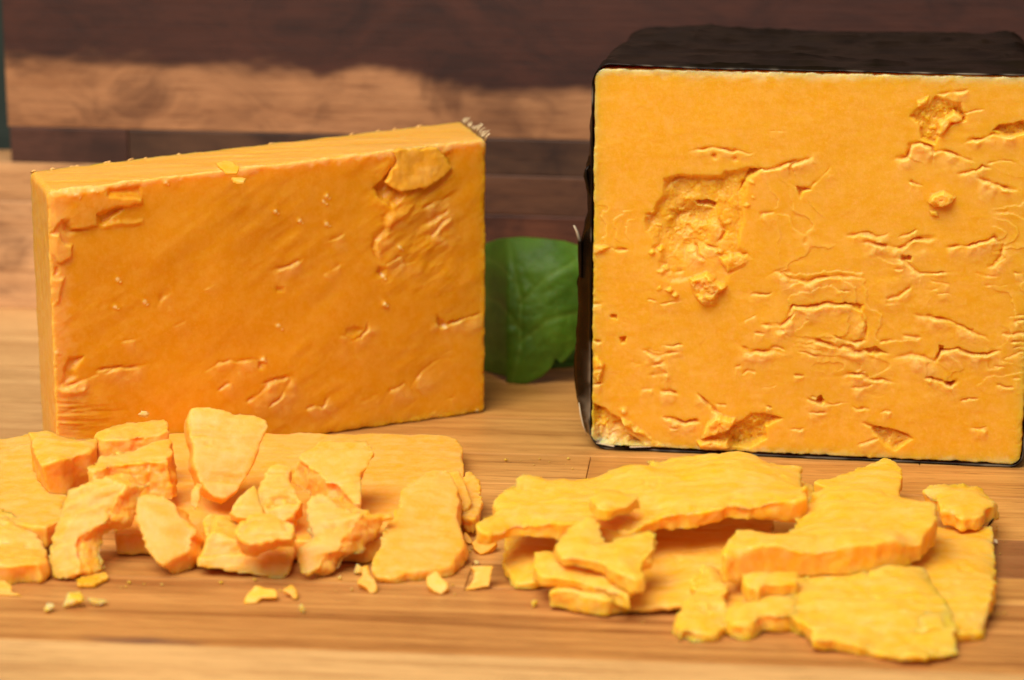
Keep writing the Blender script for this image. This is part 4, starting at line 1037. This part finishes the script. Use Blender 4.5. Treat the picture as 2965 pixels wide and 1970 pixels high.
Rr(Z6, [(255, 670), (480, 640), (620, 640), (640, 800), (500, 925), (440, 938), (320, 932), (268, 880), (246, 810)], (330, 932), 0.30, 'pale rounded slice under the left end of the pile', t=0.28, ragged=0.05, tilt=2)
Rr(Z6, [(525, 1000), (560, 985), (720, 995), (900, 958), (1062, 1008), (1045, 1060), (1000, 1070), (900, 1078), (800, 1062), (650, 1045), (535, 1035)], (800, 1060), 0.40, 'thick stubby slice at the front lying under the folded slice', t=0.40, tilt=4, ragged=0.04, side_amp=0.07)
Rr(Z6, [(432, 765), (560, 720), (640, 760), (870, 830), (960, 880), (1060, 985), (1050, 1015), (900, 968), (740, 915), (600, 898), (480, 885), (415, 835)], (600, 895), 0.74, 'folded slice with a ribbed front edge above the stubby slice', t=0.36, tilt=5, ragged=0.05, side_amp=0.08)
Rr(Z7, [(20, 1060), (150, 1000), (250, 900), (500, 880), (540, 1150), (440, 1128), (330, 1140), (215, 1132), (190, 1185), (45, 1185), (-20, 1120)], (330, 1140), 0.42, 'lumpy slice beside the hanging tongue at the front of the pile', t=0.40, tilt=6, ragged=0.06, side_amp=0.1)
Rr(Z6, [(1560, 818), (1605, 830), (1640, 900), (1702, 1000), (1690, 1080), (1712, 1180), (1645, 1285), (1565, 1320), (1500, 1310), (1450, 1275), (1375, 1308), (1342, 1240), (1352, 1180), (1430, 1100), (1482, 1050), (1472, 950), (1530, 900)], (1500, 1308), 0.18, 'pale crumbly tongue hanging down onto the board in front', t=0.28, tilt=9, ragged=0.08, side_amp=0.1, top_amp=0.06, wave=0.1)
Rr(Z7, [(205, 1110), (300, 900), (480, 850), (800, 840), (1250, 850), (1330, 990), (1390, 1085), (1435, 1150), (1458, 1260), (1475, 1345), (1400, 1378), (1300, 1392), (1262, 1418), (1110, 1405), (1000, 1362), (900, 1328), (840, 1328), (680, 1300), (620, 1322), (542, 1312), (556, 1260), (492, 1185), (350, 1130)], (1000, 1360), 0.24, 'large bright slice spread forward, nearest the bottom of the photo', t=0.24, tilt=5, ragged=0.06, voxel=0.05, wave=0.10, top_amp=0.05, side_amp=0.06)
Rr(Z7, [(550, 322), (700, 290), (830, 232), (900, 192), (1000, 170), (1080, 190), (1110, 222), (1106, 330), (1100, 420), (850, 420)], (850, 340), 0.72, 'pointed slice at the back closest to the waxed block', t=0.4, feather=0.2, tilt=6, ragged=0.035)
Rr(Z7, [(1240, 360), (1340, 322), (1450, 320), (1590, 292), (1640, 312), (1680, 400), (1712, 430), (1700, 465), (1600, 512), (1480, 530), (1430, 505), (1365, 492), (1350, 420)], (1480, 528), 0.74, 'small square chunk sitting on the wide pale slice', t=0.40, tilt=4, ragged=0.05, name='cheese_chunk', side_amp=0.08)
Rr(Z7, [(470, 240), (550, 282), (572, 370), (500, 412), (430, 400)], (500, 405), 0.95, 'short orange stub under the end of the longest slice', t=0.5, tilt=12, ragged=0.05, name='cheese_chunk', voxel=0.035)
Rr(Z7, [(90, 900), (200, 890), (300, 870), (450, 880), (440, 955), (250, 955), (200, 990), (120, 950)], (250, 953), 0.72, 'small torn lump under the thick curved slice', t=0.3, tilt=12, ragged=0.08, name='cheese_chunk', voxel=0.035)
Rr(Z7, [(480, 420), (560, 345), (740, 322), (850, 337), (1100, 342), (1230, 372), (1350, 425), (1330, 540), (1250, 630), (1100, 672), (900, 706), (700, 718), (460, 725), (300, 728), (100, 745), (-15, 760), (-20, 720), (60, 680), (110, 606), (185, 598), (230, 640), (330, 605), (460, 560)], (900, 700), 1.12, 'thick curved slice overlapping the right half of the pile', t=0.60, tilt=5, ext=(-0.05, -0.06, -1), ragged=0.04, voxel=0.05, wave=0.04, top_amp=0.04, feather=0.4)
Rr(Z6, [(190, 420), (260, 360), (350, 310), (500, 280), (620, 245), (800, 245), (950, 235), (1120, 220), (1180, 205), (1190, 140), (1250, 160), (1340, 148), (1600, 132), (1720, 122), (1803, 134), (1988, 149), (2112, 144), (2194, 154), (2186, 267), (2176, 340), (2186, 450), (2060, 470), (1880, 482), (1680, 478), (1500, 502), (1300, 522), (1150, 545), (1050, 590), (850, 566), (620, 590), (500, 560), (300, 545), (230, 575), (160, 606), (90, 600), (66, 560), (130, 510)], (1500, 500), 1.32, 'longest slice lying across the top of the pile below the waxed block', t=0.42, tilt=5, ragged=0.06, voxel=0.05, wave=0.10, top_amp=0.035, side_amp=0.07)
Rr(Z6, [(550, 700), (600, 645), (640, 592), (800, 538), (850, 600), (862, 680), (930, 672), (1090, 622), (1190, 612), (1240, 650), (1170, 730), (1090, 800), (1105, 890), (1148, 925), (1090, 942), (920, 866), (870, 818), (640, 788), (590, 768)], (870, 816), 1.02, 'forked chunk hanging over the front edge of the longest slice', t=0.36, tilt=14, ext=(0.25, 0, -0.95), ragged=0.05, name='cheese_chunk', side_amp=0.09)
Rr(Z6, [(790, 415), (880, 352), (1000, 350), (1098, 400), (1040, 465), (900, 495), (840, 478)], (900, 490), 1.62, 'small orange lump resting on top of the longest slice', t=0.34, tilt=12, ragged=0.05, name='cheese_chunk', voxel=0.035)
# scrap of wax left on the edge of the wide slice
P0 = at_z(2868, 1512, 0.62)
V = []; F = []
for i in range(7):
    f = i/6.0; p = P0+np.array([-0.05+0.10*f, -0.02*f, -0.09+0.18*f]); k = 0.035*math.sin(0.3+2.5*f)
    for q in range(6):
        an = q*math.pi/3; V.append(p+np.array([math.cos(an)*k, -0.02+math.sin(an)*k*0.7, 0]))
for i in range(6):
    for q in range(6): F.append([i*6+q, i*6+(q+1) % 6, (i+1)*6+(q+1) % 6, (i+1)*6+q])
F.append([5, 4, 3, 2, 1, 0]); F.append([36+q for q in range(6)])
wx = mesh_obj('wax_scrap', np.array(V)-P0, F, M_WAX); wx.location = Vector(P0)*CM
tag(wx, 'tiny black scrap of wax stuck beside the small square chunk', 'wax')

# ------------------------------------------------------------------ crumbs
GC = 'crumbs scattered on the board'
def crumb(px, py, w, h, d, label, mat, seed, z=0.0):
    """w,h,d radii in cm; a broken grain with flat facets"""
    bm = bmesh.new(); bmesh.ops.create_icosphere(bm, subdivisions=4, radius=1.0)
    V = np.array([v.co[:] for v in bm.verts]); F = [[v.index for v in f.verts] for f in bm.faces]; bm.free()
    r = random.Random(seed)
    for _ in range(9):                                     # break planes
        n = np.array([r.gauss(0, 1) for _ in range(3)]); n /= np.linalg.norm(n); k = r.uniform(0.35, 0.8)
        s = V@n; V = V-np.outer(np.clip(s-k, 0, None), n)
    V = V*(1+0.30*fbm(V, 1.8, 4, seed, 0.6))[:, None]+0.06*np.stack([fbm(V, 5, 3, seed+i) for i in range(3)], 1)
    V = V*np.array([w, d, h]); a = r.uniform(-0.5, 0.5)
    V = np.stack([V[:, 0]*math.cos(a)-V[:, 1]*math.sin(a), V[:, 0]*math.sin(a)+V[:, 1]*math.cos(a), V[:, 2]], 1)
    V[:, 2] -= V[:, 2].min()-0.005
    b0 = at_z(px, py+h*0.6*150, 0.0); b0[2] = z
    o = mesh_obj('crumb', V, F, mat, None, True, {'pale': np.clip(0.3+0.5*fbm(V, 8, 3, seed), 0, 0.7)})
    o.location = Vector(b0)*CM
    tag(o, label, 'crumb', GC)
def poly_crumb(fn, pts, anchor, z, t, tilt, label, mat=M_CHIP):
    piece(fn(pts), fn([anchor])[0], z, tilt=tilt, t=t, ext=(0, 0.7, -0.7), mat=mat, voxel=0.022, ragged=0.03, top_amp=0.02, side_amp=0.04, wave=0.02, feather=0.0, name='crumb', label=label, cat='crumb', group=GC)
poly_crumb(Z5, [(1605, 1020), (1650, 965), (1690, 965), (1700, 1010), (1770, 985), (1782, 1020), (1720, 1075), (1665, 1100), (1625, 1060)], (1665, 1095), 0.04, 0.14, 40, 'largest loose crumb lying between the two heaps')
poly_crumb(Z5, [(1555, 940), (1580, 950), (1615, 990), (1605, 1030), (1570, 1020), (1552, 990)], (1580, 1025), 0.04, 0.12, 40, 'crumb touching the edge of the large leaning slice')
poly_crumb(Z5, [(1585, 1180), (1765, 1175), (1735, 1260), (1740, 1325), (1640, 1345), (1558, 1345), (1615, 1275), (1620, 1225)], (1640, 1343), 0.03, 0.16, 55, 'yellow bow tie shaped crumb beside a scored line on the board', M_SLICE)
poly_crumb(Z5, [(1285, 1260), (1350, 1220), (1380, 1260), (1440, 1290), (1440, 1340), (1400, 1380), (1350, 1360), (1300, 1310)], (1390, 1378), 0.03, 0.18, 45, 'chunky yellow crumb in front of the large leaning slice', M_SLICE)
poly_crumb(Z5, [(800, 1300), (850, 1250), (840, 1190), (875, 1180), (890, 1240), (925, 1290), (935, 1360), (900, 1365), (870, 1330)], (920, 1362), 0.03, 0.15, 40, 'long crumb at the corner of the large leaning slice')
poly_crumb(Z5, [(30, 1400), (90, 1320), (130, 1330), (240, 1350), (240, 1395), (130, 1400), (90, 1440), (30, 1445)], (90, 1440), 0.03, 0.12, 35, 'hook shaped yellow crumb in front of the ridged chunk', M_SLICE)
poly_crumb(Z5, [(290, 1350), (345, 1310), (380, 1340), (405, 1405), (370, 1415), (330, 1370)], (370, 1412), 0.03, 0.12, 40, 'pale crumb beside the hook shaped yellow crumb')
poly_crumb(Z4, [(-40, 1410), (30, 1400), (75, 1440), (80, 1475), (170, 1515), (90, 1510), (-40, 1495)], (80, 1505), 0.03, 0.10, 40, 'flat yellow crumb cut off by the photo edge')
cr = [
    (ZG, 336, 226, 0.20, 0.17, 0.17, 'round bright yellow crumb alone on the front of the board', M_SLICE),
    (ZG, 440, 232, 0.26, 0.08, 0.12, 'flat whitish crumb beside the round yellow crumb', M_CHIP),
    (ZG, 222, 258, 0.13, 0.09, 0.10, 'faint small crumb left of the round yellow crumb', M_CHIP),
    (ZG, 1375, 262, 0.06, 0.09, 0.06, 'tiny crumb below the pale crumb near the board front', M_CHIP),
    (ZG, 1545, 116, 0.06, 0.05, 0.06, 'tiny whitish crumb under the torn chunk by the leaning slice', M_CHIP),
    (Z5, 1645, 1160, 0.06, 0.05, 0.05, 'tiny grain just above the bow tie shaped crumb', M_CHIP),
    (Z5, 815, 1215, 0.16, 0.13, 0.12, 'crumb pressed between torn chunk and large leaning slice', M_CHIP),
    (Z5, 930, 955, 0.30, 0.10, 0.14, 'crumbs stuck together at the front edge of the flat slice', M_CHIP),
    (Z6, 438, 1122, 0.08, 0.08, 0.08, 'lone yellow speck in front of the stubby slice', M_SLICE),
    (Z4, 1010, 205, 0.14, 0.09, 0.08, 'pale crumb perched on the long chunk against the orange block', M_CHIP),
    (Z7, 1695, 705, 0.08, 0.07, 0.07, 'small whitish grain at the outer edge of the wide slice', M_SHRED),
]
for i, (Zf, x, y, w, h, d, lab, mt) in enumerate(cr):
    a, b_ = Zf([(x, y)])[0]
    if 'perched' in lab:
        p = at_z(a, b_+26, 1.66); crumb(a, b_, w, h, d, lab, mt, 500+i); o = bpy.data.objects[-1] if False else None
        ob = [q for q in COL.objects if q.get('label') == lab][0]; ob.location = Vector(p)*CM
    else:
        crumb(a, b_, w, h, d, lab, mt, 500+i)
        if 'stuck' in lab:
            ob = [q for q in COL.objects if q.get('label') == lab][0]
            ob['label'] = 'pale crumb at the front edge of the broad flat slice'

# fine crumb dust round the heaps: far too small to count
def dust():
    g = random.Random(77); V = []; F = []
    spots = [(Z4, 0, 1400, 1800, 1480), (Z5, 0, 1250, 1700, 1420), (Z5, 1550, 850, 1760, 1250), (Z6, 200, 900, 1400, 1250), (Z7, 0, 1200, 1700, 1440), (Z7, 1640, 500, 1760, 1200), (Z5, 850, 950, 1050, 1150), (Z6, 250, 180, 700, 330)]
    for (Zf, x0, y0, x1, y1) in spots:
        for _ in range(16):
            a, b_ = Zf([(g.uniform(x0, x1), g.uniform(y0, y1))])[0]
            c = at_z(a, b_, 0.0); r = 0.012+0.04*g.random()**2.5; i0 = len(V)
            for k in range(6):
                d = [(1, 0, 0), (-1, 0, 0), (0, 1, 0), (0, -1, 0), (0, 0, 1), (0, 0, -1)][k]
                q = r*g.uniform(0.6, 1.3)
                V.append((c[0]+d[0]*q, c[1]+d[1]*q, 0.8*r+d[2]*q*0.7))
            for t in ((0, 2, 4), (2, 1, 4), (1, 3, 4), (3, 0, 4), (2, 0, 5), (1, 2, 5), (3, 1, 5), (0, 3, 5)): F.append([i0+u for u in t])
    V = np.array(V); V[:, 2] = np.maximum(V[:, 2], 0.003)
    o = mesh_obj('crumb_dust', V, F, M_CHIP)
    tag(o, 'fine cheese dust sprinkled on the board round both heaps', 'crumb dust', kind='stuff')
dust()

# ------------------------------------------------------------------ the red-orange fruit that just enters at the right edge
def tomato():
    c = at_z(2959, 1660, 0.0); c[1] += 0.35
    root = empty('small_tomato', (c[0]+0.84, c[1], 0), 'glossy red orange fruit only just showing at the right photo edge', 'tomato')
    V = []; F = []; n, m = 32, 20
    for j in range(m+1):
        th = math.pi*j/m
        for i in range(n):
            ph = 2*math.pi*i/n; r = 0.60*math.sin(th)*(1+0.03*math.cos(5*ph)*math.cos(th)**2)
            V.append((r*math.cos(ph), r*math.sin(ph), 0.52-0.50*math.cos(th)*(1-0.12*math.exp(-(th-math.pi)**2*6))))
    for j in range(m):
        for i in range(n): F.append([j*n+i, j*n+(i+1) % n, (j+1)*n+(i+1) % n, (j+1)*n+i])
    b_ = mesh_obj('skin', V, F, M_TOMATO); b_.parent = root
    V = []; F = []
    for k in range(5):
        a = k*2*math.pi/5; i0 = len(V)
        for (r, w, z) in ((0.02, 0.05, 0.98), (0.18, 0.06, 1.0), (0.34, 0.01, 0.93)):
            for s in (-1, 1): V.append((r*math.cos(a)-s*w*math.sin(a), r*math.sin(a)+s*w*math.cos(a), z))
        F += [[i0, i0+1, i0+3, i0+2], [i0+2, i0+3, i0+5, i0+4]]
    q = mesh_obj('calyx', V, F, M_CALYX); q.parent = root
tomato()
